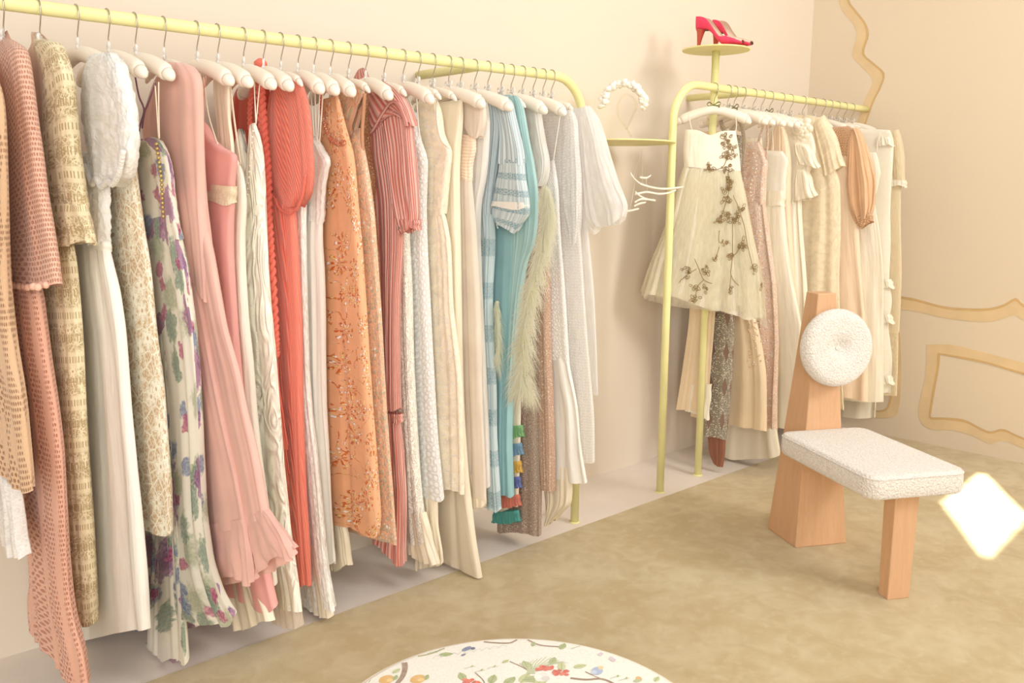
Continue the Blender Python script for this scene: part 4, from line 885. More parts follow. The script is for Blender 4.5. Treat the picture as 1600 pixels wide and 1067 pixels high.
def stem(pts, r=.0013):
    P = smooth_path(pts, 5*len(pts)); A.add(tube([g.hit(B_, x, y, .0025)[0] for x, y in P], r, 6))
def spray(cx, cy, rx, ry, n):
    for _ in range(n):
        x, y = cx+random.uniform(-rx, rx), cy+random.uniform(-ry, ry); p, nr = g.hit(B_, x, y, .003); a0 = random.uniform(0, 6.28)
        e1 = np.cross(nr, [0, 0, 1.0]); e1 /= np.linalg.norm(e1)+1e-9; e2 = np.cross(nr, e1); l = random.uniform(.006, .013)
        d1 = e1*math.cos(a0)+e2*math.sin(a0); d2 = np.cross(nr, d1)
        lp = [p + d1*l*(1-math.cos(t))*.8 + d2*l*.45*math.sin(t) for t in np.linspace(0, 2*PI, 10)]
        A.add(tube(lp, .0012, 5))
for c in ((1138, 218, 8, 8, 16), (1140, 234, 9, 10, 20), (1134, 246, 6, 6, 10), (1109, 262, 6, 6, 14), (1137, 264, 9, 5, 14), (1139, 285, 5, 9, 16), (1136, 305, 6, 12, 20), (1124, 343, 6, 6, 10), (1134, 338, 8, 6, 12), (1147, 340, 7, 8, 14),
          (1156, 326, 5, 4, 6), (1131, 380, 6, 4, 6), (1160, 380, 6, 9, 14), (1117, 404, 4, 3, 5), (1142, 400, 5, 4, 7), (1141, 452, 3, 5, 5), (1073, 424, 6, 9, 12), (1103, 420, 4, 8, 10), (1086, 446, 5, 4, 6), (1086, 470, 5, 6, 9), (1104, 452, 4, 5, 5), (1178, 420, 4, 7, 7), (1190, 445, 3, 4, 4)): spray(*c)
for p in ([(1140, 225), (1135, 250), (1128, 262), (1112, 266)], [(1137, 265), (1140, 290), (1133, 320), (1126, 342)], [(1146, 305), (1154, 325), (1162, 350), (1168, 385), (1178, 425)], [(1124, 360), (1124, 378), (1140, 380)],
          [(1145, 340), (1144, 400), (1142, 430), (1154, 446)], [(1085, 404), (1092, 420), (1100, 437), (1113, 443)], [(1060, 442), (1073, 430), (1088, 420)], [(1100, 437), (1090, 448), (1086, 468)], [(1118, 404), (1124, 385)], [(1142, 430), (1140, 452)], [(1160, 380), (1150, 396), (1142, 400)]): stem(p)
em = A.obj('flower_embroidery', bronze, g.root); em['label'] = 'bronze flower and branch embroidery'
g = GA(1, 'satin_gown', 'champagne satin gown seen below the tulle dress, left of the raised plate post', 'dress', 'champagne gown behind the tulle dress', True)
g.loft('skirt', warm_satin, [(1126, 205), (1122, 340), (1116, 500), (1106, 646)], [(1096, 205), (1086, 340), (1079, 500), (1057, 638)], tx=.02, k=4, a1=.008, rows=44)
frill(g, 'underskirt', cream_s2, [(1112, 600), (1108, 655)], [(1076, 600), (1072, 640)], tx=.014, a1=.006)['label'] = 'cream underskirt'
g = GA(2, 'beaded_gown', 'silver beaded gown with brown lozenge pattern and glittering straps', 'dress', 'silver lozenge beaded gown', True, 0, 1)
g.loft('bodice', m_lozenge('lozenge_beading'), [(1158, 212), (1160, 240), (1158, 300), (1151, 400), (1146, 507), (1144, 575), (1140, 640), (1136, 686)], [(1126, 205), (1119, 260), (1113, 400), (1108, 497), (1104, 580), (1100, 680)], tx=.024, k=2, a1=.005, rows=50)
g.loft('slip_lining', m_plain('brown_lining', '#a06b56', .8), [(1135, 640), (1134, 700), (1128, 730)], [(1104, 640), (1107, 700), (1117, 724)], tx=.016, k=3, a1=.004, rows=16)['label'] = 'brown lining'
silver = m_beads('silver_beads', '#e6d8c4', '#ad9a83')
g.strap(silver, [(1153, 184), (1160, 200), (1163, 225), (1159, 256)], .022); g.strap(silver, [(1126, 186), (1130, 202), (1140, 208), (1150, 196)], .02)
g = GA(3, 'satin_gown', 'champagne satin gown with beaded sprigs at the knee, next to the silver gown', 'dress', 'sprigged champagne gown', True)
g.loft('skirt', warm_satin, [(1148, 205), (1152, 300), (1160, 400), (1174, 470), (1188, 520), (1197, 580), (1197, 673)], [(1122, 210), (1118, 360), (1130, 500), (1138, 580), (1143, 664)], tx=.03, k=3.4, a1=.016, rows=50)
g.beads('bead_sprig', rose_seq, [(1168+22*random.random(), 500+75*random.random()) for k in range(44)], .0042)
g = GA(4, 'sequin_gown', 'rose gold sequinned gown with pointed bodice and jewelled swirls', 'dress', 'rose gold sequinned gown', True)
g.loft('bodice', rose_seq, [(1187, 221), (1193, 236), (1198, 256), (1197, 290), (1194, 320)], [(1182, 222), (1166, 238), (1158, 262), (1160, 320)], tx=.03, t0=.008, k=2, a1=.003, rows=30, smooth=1)
g.loft('skirt', rose_seq, [(1195, 316), (1200, 350), (1206, 390), (1212, 440), (1216, 541), (1214, 672)], [(1160, 318), (1166, 400), (1182, 540), (1196, 674)], tx=.032, t0=.026, k=3.4, a0=.004, a1=.016, rows=44)
g.strap(rose_seq, [(1196, 186), (1192, 200), (1185, 222)], .012); g.strap(rose_seq, [(1199, 186), (1199, 220), (1197, 250)], .012)
g.beads('jewel_trim', pearl, [(1177+5*math.sin(k*.5), 240+6*k) for k in range(13)] + [(1185+3*math.sin(k*.4), 325+9*k) for k in range(22)], .0036)
g = GA(5, 'train_gown', 'cream gown whose train pools on the floor between silver gown and chair', 'dress', 'cream train gown', True)
g.loft('skirt', cream_s2, [(1190, 215), (1198, 400), (1206, 600), (1214, 680), (1219, 712)], [(1155, 215), (1152, 400), (1150, 560), (1140, 660), (1127, 728)], tx=.03, k=3, a1=.010, rows=56)
g = GA(6, 'satin_gown', 'ivory satin gown with beaded lace bodice and folded satin waistband', 'dress', 'lace bodice ivory gown', True, 0, 1)
g.loft('bodice', iv_lace, [(1222, 236), (1230, 247), (1229, 275), (1226, 300)], [(1197, 234), (1195, 260), (1197, 300)], tx=.028, t0=.010, k=2, a1=.002, rows=24)
g.loft('waistband', cream_s2, [(1227, 298), (1225, 322)], [(1196, 298), (1196, 321)], tx=.03, t0=.029, k=3, a1=.001, rows=8)
g.loft('skirt', cream_s2, [(1225, 320), (1230, 380), (1238, 440), (1252, 511), (1257, 600), (1254, 674)], [(1196, 320), (1202, 440), (1208, 560), (1213, 672)], tx=.032, t0=.026, k=3, a0=.002, a1=.010, rows=44)
g.strap(cream_s2, [(1207, 186), (1207, 210), (1208, 236)], .006)
g = GA(7, 'satin_gown', 'pale peach satin gown half hidden before the rose trimmed gown', 'dress', 'pale peach satin gown', True)
g.loft('bodice', peach_satin, [(1220, 188), (1229, 206), (1236, 250), (1233, 320), (1240, 420), (1252, 520), (1262, 640)], None, tx=.03, k=3, a1=.010, rows=50, rise=.02)
g = GA(8, 'ruffled_gown', 'cream gown with a large fabric rose at the neck and bow ruffles', 'dress', 'rose trimmed cream gown', True)
g.loft('bodice', cream_s2, [(1262, 196), (1272, 215), (1276, 240), (1264, 270), (1252, 300), (1254, 350), (1260, 440), (1264, 540), (1268, 650)], None, tx=.032, k=3.4, a1=.016, rows=54, rise=.02)
bw = g.loft('bow', cream_s2, [(1266, 226), (1276, 246), (1282, 262)], [(1244, 222), (1246, 240), (1250, 257)], tx=.03, t0=.012, k=4, a0=.002, a1=.008, rows=18, xo=-.012)
g.loft('bow', cream_s2, [(1262, 262), (1270, 285), (1277, 306)], [(1249, 262), (1245, 290), (1241, 318)], tx=.034, t0=.014, k=4, a0=.002, a1=.010, rows=18, xo=-.008)
q = g.at(1254, 204); A = Acc(); c0 = g.pt(q[0], q[1], -.03)
for k in range(26):
    a, r = k*2.4, .006+.0017*k; rr = .011+.0006*k
    cc_ = c0 + g.a*r*math.cos(a) + np.array([0, 0, r*math.sin(a)]) + g.nm*(.0008*k)
    V, Fc = blob(cc_, (rr*.55, rr, rr*.8), 10, 6); A.add((V, Fc))
A.obj('fabric_rose', cream_s2, g.root)
g = GA(9, 'brocade_gown', 'cream brocade gown with wide elbow sleeve, folded panels below', 'dress', 'cream brocade gown', True)
g.loft('bodice', brocade, [(1284, 184), (1292, 230), (1302, 262), (1313, 276), (1313, 355), (1309, 430), (1312, 520), (1318, 640)], None, tx=.034, k=3.4, a1=.017, rows=54, rise=.02)
g.loft('sleeve', brocade, [(1288, 180), (1304, 209), (1312, 236), (1321, 259)], [(1272, 192), (1276, 225), (1284, 252), (1288, 278)], tx=.038, t0=.012, k=2, a1=.006, rows=24)
g = GA(10, 'puff_sleeve_dress', 'apricot dress with smocked yoke and gathered puff sleeve', 'dress', 'apricot puff sleeve dress', True)
g.loft('yoke', smock, [(1326, 197), (1337, 204), (1338, 242)], [(1304, 201), (1302, 242)], tx=.03, t0=.012, k=3, a1=.003, rows=20)
g.loft('skirt', peach_satin, [(1336, 238), (1338, 300), (1342, 360), (1347, 430), (1353, 520), (1356, 626)], [(1302, 238), (1300, 350), (1306, 480), (1312, 626)], tx=.034, t0=.026, k=3, a0=.003, a1=.010, rows=44)
sl = g.loft('sleeve', apricot, [(1338, 199), (1347, 210), (1358, 240), (1367, 282), (1366, 318), (1361, 338)], [(1331, 206), (1322, 250), (1318, 288), (1322, 324), (1337, 350)], tx=.032, t0=.012, k=6, a0=.005, a1=.013, rows=34)
g.loft('cuff', smock, [(1361, 330), (1364, 346)], [(1335, 342), (1345, 357)], tx=.03, t0=.028, k=8, a0=.002, a1=.003, rows=8, parent=sl)
g = GA(11, 'slip_gown', 'ivory satin slip gown with pointed bust and spaghetti strap', 'dress', 'ivory slip gown', True)
g.loft('bodice', cream_s2, [(1369, 238), (1372, 252), (1377, 271), (1370, 295), (1365, 312)], None, tx=.028, t0=.008, k=2, a1=.002, rows=26, smooth=1)
g.loft('skirt', cream_s2, [(1365, 308), (1374, 360), (1379, 430), (1381, 520), (1379, 629)], [(1318, 308), (1314, 450), (1312, 560), (1314, 629)], tx=.03, t0=.024, k=3.4, a0=.004, a1=.016, rows=44)
g.strap(cream_s2, [(1375, 206), (1372, 222), (1369, 240)], .005)
g = GA(12, 'lace_gown', 'ivory lace gown with tiers of scalloped ruffles down its edge', 'dress', 'scalloped ivory lace gown', True)
g.loft('bodice', sc_lace, [(1390, 203), (1397, 218), (1394, 282), (1391, 330), (1391, 379), (1388, 440), (1394, 470), (1388, 510), (1395, 560), (1391, 616)], None, tx=.03, k=3.4, a1=.016, rows=60, rise=.02, smooth=1)
for y in (228, 450, 505, 600): g.loft('lace_ruffle', sc_lace, [(1391, y-14), (1396, y)], [(1372, y-14), (1370, y)], tx=.032, t0=.03, k=6, a0=.002, a1=.006, rows=8, ruff=14, ruffa=.005)
g = GA(13, 'voile_dress', 'sheer cream dress with lace edged short sleeve nearest the wall', 'dress', 'sheer cream dress', True)
g.loft('bodice', sheer_c, [(1402, 204), (1406, 240), (1408, 300), (1408, 420), (1405, 520)], None, tx=.026, k=4, a1=.008, rows=40, rise=.02)
sl = g.loft('sleeve', sheer_c, [(1404, 202), (1410, 220), (1415, 287)], [(1392, 206), (1391, 240), (1392, 284)], tx=.03, t0=.01, k=3, a1=.004, rows=20)
g.loft('lace_edge', sc_lace, [(1415, 282), (1416, 292)], [(1391, 280), (1391, 290)], tx=.032, t0=.03, k=8, a0=.002, a1=.004, rows=6, parent=sl)
g = GA(14, 'lace_gown', 'beige floral lace gown hanging behind the scalloped lace gown', 'dress', 'beige floral lace gown', True)
g.loft('bodice', m_lace('beige_floral_lace', '#efdfbe', '#d4ba8d', 38, 26, .7), [(1400, 212), (1404, 300), (1403, 420), (1403, 524), (1401, 619)], None, tx=.026, k=3, a1=.008, rows=44, rise=.02)
g = GA(15, 'satin_gown', 'long cream gown last on the shorter rack, hem low by the wall', 'dress', 'last long cream gown', True)
g.loft('bodice', cream_s2, [(1384, 212), (1380, 330), (1374, 480), (1370, 600), (1367, 653)], [(1340, 212), (1330, 400), (1320, 560), (1314, 660)], tx=.03, k=3.4, a1=.016, rows=50, rise=.02)

# ------------------------------------------------------------------ chair
bt_ = MT('white_boucle', 'Object'); v1 = bt_.voro(150, 'F1', bt_.warp(.008, 90)); n1 = bt_.noise(260, 3)
hh = bt_.math('MULTIPLY_ADD', n1.outputs[0], .5, bt_.math('SUBTRACT', 1.0, v1.outputs['Distance']))
boucle = bt_.done(bt_.mix(bt_.ss(hh, .55, 1.1), '#e4dbd1', '#f6f0e9'), .95, bt_.bump(hh, .005, .8), .6, spec=.1)
wt = MT('pale_beech', 'Object'); wn = wt.noise(5, 4, wt.mapping((9, 9, .7)), .8); wf = wt.noise(60, 2, wt.mapping((5, 5, .4)))
beech = wt.done(wt.mix(wt.math('MULTIPLY_ADD', wf.outputs[0], .45, wt.math('MULTIPLY', wn.outputs[0], .6)), '#c89870', '#e2ba94'), .55, wt.bump(wf.outputs[0], .0006, .4), 0, spec=.3)
GZ = .006
cu = np.array([.876, -.482]); cf = np.array([-.482, -.876]); co_ = np.array([3.108, 1.630])
def ch(u, f, z): p = co_ + cu*u + cf*f; return (p[0], p[1], z)
chair = empty('accent_chair', (co_[0], co_[1], GZ)); tag(chair, 'sculptural chair with white boucle seat, tapering beech block back and one front leg', 'chair')
def quad(u0, u1, f0, f1): return [ch(u0, f0, 0)[:2], ch(u1, f0, 0)[:2], ch(u1, f1, 0)[:2], ch(u0, f1, 0)[:2]]
bm = frustum_bm(quad(-.100, .122, .036, -.175), quad(-.026, .052, -.035, -.115), GZ, .982)
bmobj('back_block', bm, beech, chair, False, .004, 2)
bm = frustum_bm(quad(-.038, .046, .505, .455), quad(-.042, .050, .510, .450), GZ, .392)
bmobj('leg', bm, beech, chair, False, .003, 2)
# seat: soft slab
def soft_slab(u0, u1, f0, f1, z0, z1, r, rc):
    bm = bmesh.new(); n = 10; ring = []
    for (sx, sf, a0) in ((1, 1, 0), (-1, 1, PI/2), (-1, -1, PI), (1, -1, 1.5*PI)):
        for k in range(n+1):
            a = a0 + PI/2*k/n; cxu = (u1-rc if sx > 0 else u0+rc); cxf = (f1-rc if sf > 0 else f0+rc)
            ring.append((cxu, cxf, math.cos(a), math.sin(a)))
    prof = [(-r*1.0, z0+.002), (-r*.5, z0), (0, z0)]
    rows = []
    for t in np.linspace(0, 1, 9):      # bottom edge to top edge
        ph = -PI/2 + PI*t; off = r*(math.cos(ph)**.6 if math.cos(ph) > 0 else 0) - r; zz = (z0+z1)/2 + (z1-z0)/2*math.copysign(abs(math.sin(ph))**.6, math.sin(ph)); rows.append((off, zz))
    rows.append((-r-.028, z1+.003))
    L = []
    for off, z in rows:
        L.append([bm.verts.new(ch(cu_+(rc+off)*c if rc+off > 0 else cu_+(rc+off)*c, cf_+(rc+off)*s, z)) for cu_, cf_, c, s in ring])
    m = len(ring)
    for a, b in zip(L[:-1], L[1:]):
        for j in range(m): bm.faces.new((a[j], a[(j+1) % m], b[(j+1) % m], b[j]))
    bm.faces.new(L[-1]); bm.faces.new(L[0][::-1]); return bm
bmobj('seat', soft_slab(-.185, .185, -.002, .575, .386, .466, .018, .05), boucle, chair)
sp = []
for (u0_, f0_, a0) in ((.135, .525, 0), (-.135, .525, PI/2), (-.135, .048, PI), (.135, .048, 1.5*PI)):
    for k in range(9): a = a0+PI/2*k/8; sp.append(ch(u0_+.0485*math.cos(a), f0_+.0485*math.sin(a), .4555))
sp.append(sp[0]); Acc().add(tube(sp, .0022, 6, False)).obj('seam_piping', boucle, chair)
# round back cushion with button
q = np.array(ch(.012, .012, .786)); prof = []
for t in np.linspace(0, 1, 26):
    ph = PI*t; r = .146*abs(math.sin(ph))**.55 if 0 < t < 1 else 0.0; prof.append((r, math.cos(ph)))
V, Fc, seg = [], [], 64
fx = np.array([cf[0], cf[1], 0]); ux = np.array([cu[0], cu[1], 0]); zx = np.array([0, 0, 1.0])
tilt = .06; fx = fx*math.cos(tilt)+zx*math.sin(tilt); zx = np.cross(ux, fx); zx = zx if zx[2] > 0 else -zx
rows_ = [(0.0, .006)] + [(r, .036-.030*math.exp(-(r/.035)**2)) for r in np.linspace(.006, .112, 12)] + [(.112+.034*math.sin(a), .036*math.cos(a)) for a in np.linspace(.2, PI-.2, 10)] + [(.10, -.036), (.0, -.036)]
for r, d in rows_:
    for j in range(seg):
        a = 2*PI*j/seg; V.append(q + ux*r*math.cos(a) + zx*r*math.sin(a) + fx*(d+.034))
for i in range(len(rows_)-1):
    for j in range(seg): Fc.append((i*seg+j, (i+1)*seg+j, (i+1)*seg+(j+1) % seg, i*seg+(j+1) % seg))
cush = mobj('back_cushion', V, Fc, boucle, chair)
V, Fc = blob((0, 0, 0), (1, 1, 1), 20, 10); V = q + V[:, :1]*ux*.011 + V[:, 1:2]*zx*.011 + V[:, 2:]*fx*.006 + fx*.043
mobj('button', V, Fc, boucle, cush)

# ------------------------------------------------------------------ printed pouf
PZ = .42
p1, p2, p3 = [on_z(x, y, PZ)[:2] for x, y in ((793, 995), (562, 1067), (1054, 1067))]
def circ(a, b, c):
    Am = np.array([[2*(b[0]-a[0]), 2*(b[1]-a[1])], [2*(c[0]-a[0]), 2*(c[1]-a[1])]]); r = np.array([b@b-a@a, c@c-a@a]); o = np.linalg.solve(Am, r); return o, np.linalg.norm(o-a)
pc, pr = circ(p1, p2, p3)
print('pouf', pc, pr)
ivory_linen = m_simple('ivory_linen', '#f4efe6', .85, nz=200)
pf = empty('round_pouf', (pc[0], pc[1], GZ)); tag(pf, 'round ivory pouf printed with flowering branches, berries and small birds', 'pouf')
Acc().add(tube([(pc[0], pc[1], z) for z in (GZ, .02, .2, PZ-.03, PZ-.010, PZ-.002, PZ)], [pr-.02, pr-.006, pr, pr, pr-.001, pr-.004, pr-.012], 96)).obj('cushion', ivory_linen, pf)
rim = [(pc[0]+(pr+.001)*math.cos(a), pc[1]+(pr+.001)*math.sin(a), PZ-.010) for a in np.linspace(0, 2*PI, 97)]
Acc().add(tube(rim, .005, 10, False)).obj('piping', m_simple('ivory_piping', '#ece3d2', .8), pf)
vm = MT('printed_pattern'); at_ = vm.n.new('ShaderNodeAttribute'); at_.attribute_name = 'print'; nn_ = vm.noise(90, 3, vm.obj)
vm.done(vm.mix(vm.math('MULTIPLY', nn_.outputs[0], .35), at_.outputs['Color'], '#f4efe6'), .85)
PV, PF, PC = [], [], []
def pxp(x, y): return on_z(540+x/2.963, 960+y/2.963, PZ)[:2]
PH = [0]
def poly(pts, col):
    PH[0] += 1; z = PZ+.0004+.0000004*PH[0]
    n = len(PV); keep = [p for p in pts]
    if any(np.linalg.norm(np.array(p)-pc) > pr-.011 for p in keep): return
    PV.extend([(p[0], p[1], z) for p in keep]); PF.append(tuple(range(n, n+len(keep)))); PC.append(lin(col))
def ell(c, a, b, rot, col, n=14, nz=0):
    poly([(c[0]+a*math.cos(t)*(1+nz*math.sin(5*t))*math.cos(rot)-b*math.sin(t)*math.sin(rot), c[1]+a*math.cos(t)*(1+nz*math.sin(5*t))*math.sin(rot)+b*math.sin(t)*math.cos(rot)) for t in np.linspace(0, 2*PI, n, endpoint=False)], col)
def stroke(pts, w0, w1, col):
    P = smooth_path(pts, 8*len(pts)); T = np.gradient(P, axis=0); T /= np.linalg.norm(T, axis=1)[:, None]+1e-9; N = np.c_[-T[:, 1], T[:, 0]]
    for i in range(len(P)-1):
        a, b = w0+(w1-w0)*i/len(P), w0+(w1-w0)*(i+1)/len(P)
        poly([P[i]-N[i]*a, P[i+1]-N[i+1]*b, P[i+1]+N[i+1]*b, P[i]+N[i]*a], col)
def leaf(c, l, rot, col):
    poly([(c[0]+(l*t)*math.cos(rot)-s*math.sin(rot), c[1]+(l*t)*math.sin(rot)+s*math.cos(rot)) for t, s in ((-.5, 0), (-.3, l*.2), (0, l*.27), (.3, l*.17), (.5, 0), (.3, -l*.17), (0, -l*.27), (-.3, -l*.2))], col)
    stroke([(c[0]-l*.45*math.cos(rot), c[1]-l*.45*math.sin(rot)), (c[0], c[1]), (c[0]+l*.45*math.cos(rot), c[1]+l*.45*math.sin(rot))], .0006, .0004, '#6d7f45')
BR, GN, G2, RD, OC, BL, GY = '#8a6a52', '#9aa86c', '#b9c08a', '#d2442a', '#d3a24a', '#5f6f96', '#d8d5cf'
def S(pts, w0, w1, col): stroke([pxp(*p) for p in pts], w0, w1, col)
S([(330, 195), (400, 180), (490, 145), (560, 130), (640, 122)], .0022, .0014, '#9c9a64'); S([(640, 127), (700, 132), (760, 132), (800, 116), (840, 118), (900, 142), (990, 150)], .0026, .0022, BR)
S([(270, 215), (275, 250), (262, 290), (240, 320), (230, 360)], .006, .004, BR); S([(210, 240), (270, 215), (335, 192)], .003, .002, BR); S([(760, 218), (810, 240), (870, 272)], .0014, .0014, BR)
S([(1040, 295), (1110, 302), (1190, 300), (1260, 330), (1330, 360)], .003, .003, BR); S([(1110, 265), (1150, 285), (1190, 300)], .0014, .001, BR); S([(600, 270), (640, 310), (640, 350)], .0013, .001, BR)
for k in range(9): S([(400+k*38+random.uniform(-8, 8), 205-k*6), (425+k*38, 190-k*6), (445+k*38, 198-k*6)], .0011, .0008, GY)
for (x, y, l, r, c) in ((465, 185, .030, -.6, GN), (400, 176, .024, -.2, '#b8a860'), (430, 168, .022, .4, G2), (1005, 148, .028, .4, GN), (1068, 152, .030, -.2, GN), (1085, 240, .03, -.4, G2), (840, 235, .036, 1.3, GN), (830, 295, .04, .4, G2),
                      (870, 300, .045, -.6, GN), (760, 308, .036, .2, GN), (1000, 240, .032, .8, G2), (960, 215, .03, .5, GN), (540, 288, .032, 1.2, GN), (680, 300, .034, .6, GN), (235, 262, .022, .2, G2), (740, 218, .018, 0, G2), (870, 138, .02, .6, GN), (1440, 300, .022, .3, G2), (115, 305, .02, .6, G2), (905, 310, .04, .1, G2)):
    leaf(pxp(x, y), l, r, c)
for k in range(12): S([(860+random.uniform(-25, 25), 275), (870+k*14-60, 230), (880+k*20-70, 195+abs(k-6)*6)], .0012, .0006, '#b3bd92')
ell(pxp(560, 160), .013, .006, .1, BL); ell(pxp(545, 188), .006, .003, 0, BL); ell(pxp(590, 158), .005, .005, 0, '#46527a')
for (x, y, n) in ((920, 248, 26), (992, 270, 26), (585, 312, 16)):
    for k in range(n): c = pxp(x+random.uniform(-36, 36), y+random.uniform(-10, 10)-(0)); ell(c, .0046, .0042, 0, random.choice((RD, '#c23a22', '#e0653f')), 8)
for (x, y) in ((190, 302), (335, 300)): ell(pxp(x, y), .016, .014, .2, OC, 14, .06); ell(pxp(x+14, y+4), .007, .006, 0, '#e2bd6a'); leaf(pxp(x+40, y-8), .02, .6, GN)
ell(pxp(910, 292), .017, .014, .3, '#e4e0da', 16, .08); ell(pxp(925, 298), .009, .008, 0, '#cfcbc6'); ell(pxp(890, 290), .008, .007, 0, '#f0ece6')
ell(pxp(1165, 262), .015, .011, .5, '#9fb0d0'); ell(pxp(1182, 248), .007, .005, .4, '#e0c27a'); ell(pxp(1150, 270), .008, .006, .2, '#b8c5de')
for (x, y) in ((1180, 185), (1230, 205), (1240, 212), (1060, 130), (1090, 132), (1030, 125)): ell(pxp(x, y), .007, .005, random.random(), '#cdbecb', 12, .15)
for (x, y) in ((575, 245), (620, 262), (680, 245), (1250, 290), (1290, 300)): S([(x-25, y+8), (x, y), (x+25, y-4)], .0008, .0006, '#b7b6a6'); leaf(pxp(x+10, y-4), .009, .4, G2)
ell(pxp(1358, 300), .009, .006, .9, '#d7a05c'); ell(pxp(1350, 308), .008, .005, -.4, '#a8b486')
rr2 = random.Random(5)
for k in range(34):                    # the rest of the printed top
    a, r = rr2.uniform(0, 2*PI), pr*math.sqrt(rr2.uniform(0, .85)); c = pc+np.array([math.cos(a), math.sin(a)])*r
    if (c-pc)@((p1-pc)/pr) > pr*.12: continue
    stroke([c, c+np.array([.03, .02]), c+np.array([.07, .01])], .003, .001, BR)
    for j in range(4): leaf(c+np.array([rr2.uniform(-.05, .07), rr2.uniform(-.05, .05)]), .034, rr2.uniform(0, 6), rr2.choice((GN, G2)))
    ell(c+np.array([.01, .0]), .014, .012, 0, rr2.choice((RD, OC, BL, '#e4e0da')), 14, .08)
po_ = mobj('printed_pattern', np.array(PV), PF, vm.m, pf, False)
ca = po_.data.color_attributes.new('print', 'FLOAT_COLOR', 'CORNER'); buf = []
for f, c in zip(PF, PC): buf += list(c)*len(f)
ca.data.foreach_set('color', buf)

# ------------------------------------------------------------------ shoes on the raised plate
pink = m_simple('hot_pink_suede', '#f0466c', .6, nz=40); lining = m_simple('nude_leather', '#dcc3ac', .5); heelm = m_simple('red_brown_heel', '#c2553f', .4); black = m_simple('dark_label', '#4a4a44', .6)
def shoe(label, loc, rz):
    r = empty('peep_toe_pump', loc, rz); tag(r, label, 'shoe', 'pink pumps on the raised plate')
    xs = np.linspace(0, .232, 40); ph_n = 25
    zs = .082*(1-np.clip((xs-.045)/.105, 0, 1)**1.0); zs = np.where(xs < .045, .082, .004+.078*(.5+.5*np.cos(PI*np.clip((xs-.045)/.11, 0, 1))))
    wd = np.interp(xs, [0, .008, .03, .09, .16, .20, .225, .232], [.010, .020, .027, .025, .037, .033, .020, .012])
    ed = np.interp(xs, [0, .03, .09, .13, .16, .20, .232], [.060, .056, .036, .030, .040, .030, .014])
    Ph = np.interp(xs, [0, .12, .150, .168, .232], [1.85, 1.85, 2.2, PI, PI])
    def shell(k, dz):
        V = []
        for x, z, w_, e, P in zip(xs, zs, wd, ed, Ph):
            H = e/(.5*(1-math.cos(min(P, PI))))
            for p in np.linspace(-P, P, ph_n): V.append((x, w_*k*math.sin(p)*(1.0 if abs(p) < 1.57 else .96), z+dz+H*k*.5*(1-math.cos(p))))
        Fc = [(i*ph_n+j, i*ph_n+j+1, (i+1)*ph_n+j+1, (i+1)*ph_n+j) for i in range(len(xs)-1) for j in range(ph_n-1)]
        return np.array(V), Fc
    def add(name, V, Fc, m):
        me = bpy.data.meshes.new(name); me.from_pydata(np.asarray(V).tolist(), [], Fc); me.polygons.foreach_set('use_smooth', [True]*len(Fc)); me.materials.append(m)
        o = bpy.data.objects.new(name, me); C.objects.link(o); o.parent = r; return o
    V, Fc = shell(1, 0); Fc2 = list(Fc); Fc2.append(tuple(range(ph_n))); add('upper', V, Fc2, pink)
    V, Fc = shell(.93, .003); add('lining', V, Fc, lining)
    V, Fc = tube([(.024, 0, .086), (.020, 0, .06), (.016, 0, .03), (.014, 0, 0)], [.021, .014, .009, .0065], 14); add('heel', V, Fc, heelm)
    V, Fc = blob((.06, 0, .078), (.016, .012, .003), 12, 6); add('insole_label', V, Fc, black)
    return r
sd = math.atan2(-.68, .73)
ctr = np.array([PX, PY_]); rgt = np.array([.731, -.682]); bck = np.array([.682, .731])
p = ctr - rgt*.088 + bck*.020; shoe('hot pink peep toe pump shown in profile, left and nearer of the pair', (p[0], p[1], ZD+.0065), sd-.72)
p = ctr + rgt*.004 + bck*.094; shoe('hot pink peep toe pump angled open, partly behind its mate', (p[0], p[1], ZD+.0065), sd-.98)

# ------------------------------------------------------------------ headband on a clear stand, ribbon ornament
gm = MT('clear_acrylic'); gm.b.inputs['Transmission Weight'].default_value = 1.0; gm.b.inputs['IOR'].default_value = 1.15
acr = gm.done('#fbf7ee', .05)
TZ = SZ+.006
def onp(px, py):                       # plane through the tray centre, facing the room
    o = np.array([SX+.0, SY-.02, 0]); n = np.array([.682, .731, 0]); d = ray(px, py); k = ((o-EYE)@n)/(d@n); return EYE+d*k
st = empty('display_stand', (SX, SY, TZ)); tag(st, 'clear acrylic display stand with curved loop on the round yellow tray', 'display stand')
base_c = onp(975, 214)
Acc().add(tube([(base_c[0], base_c[1], TZ+.0005), (base_c[0], base_c[1], TZ+.003), (base_c[0], base_c[1], TZ+.006)], [.085, .086, .084], 48)).obj('base', acr, st)
P = smooth_path([tuple(onp(x, y)) for x, y in ((986, 214), (978, 200), (967, 184), (965, 166), (972, 151), (982, 148), (992, 156), (995, 166), (990, 178), (984, 192), (979, 202))], 60); P[:, 2] = np.maximum(P[:, 2], TZ+.004)
Acc().add(tube(P, .004, 10)).obj('loop', acr, st)
hb = empty('headband', tuple(onp(978, 150))); tag(hb, 'white headband of gathered petals propped on the acrylic stand', 'headband')
arcp = np.array([onp(x, y) for x, y in smooth_path([(943, 166), (944, 152), (951, 141), (964, 134), (978, 132), (992, 137), (1002, 147), (1006, 158), (1006, 170)], 60)])
Acc().add(tube(arcp, .005, 10)).obj('band', ivory_satin, hb)
A = Acc(); rr3 = random.Random(3)
for k in range(84):
    i = int(k/84*58); c = arcp[i] + np.array([rr3.uniform(-.010, .010), rr3.uniform(-.012, .012), rr3.uniform(-.004, .012)])
    A.add(blob(c, (rr3.uniform(.010, .019), rr3.uniform(.009, .015), rr3.uniform(.008, .014)), 8, 6, .12))
A.obj('petals', m_simple('white_petal_silk', '#f7f1ea', .5), hb)
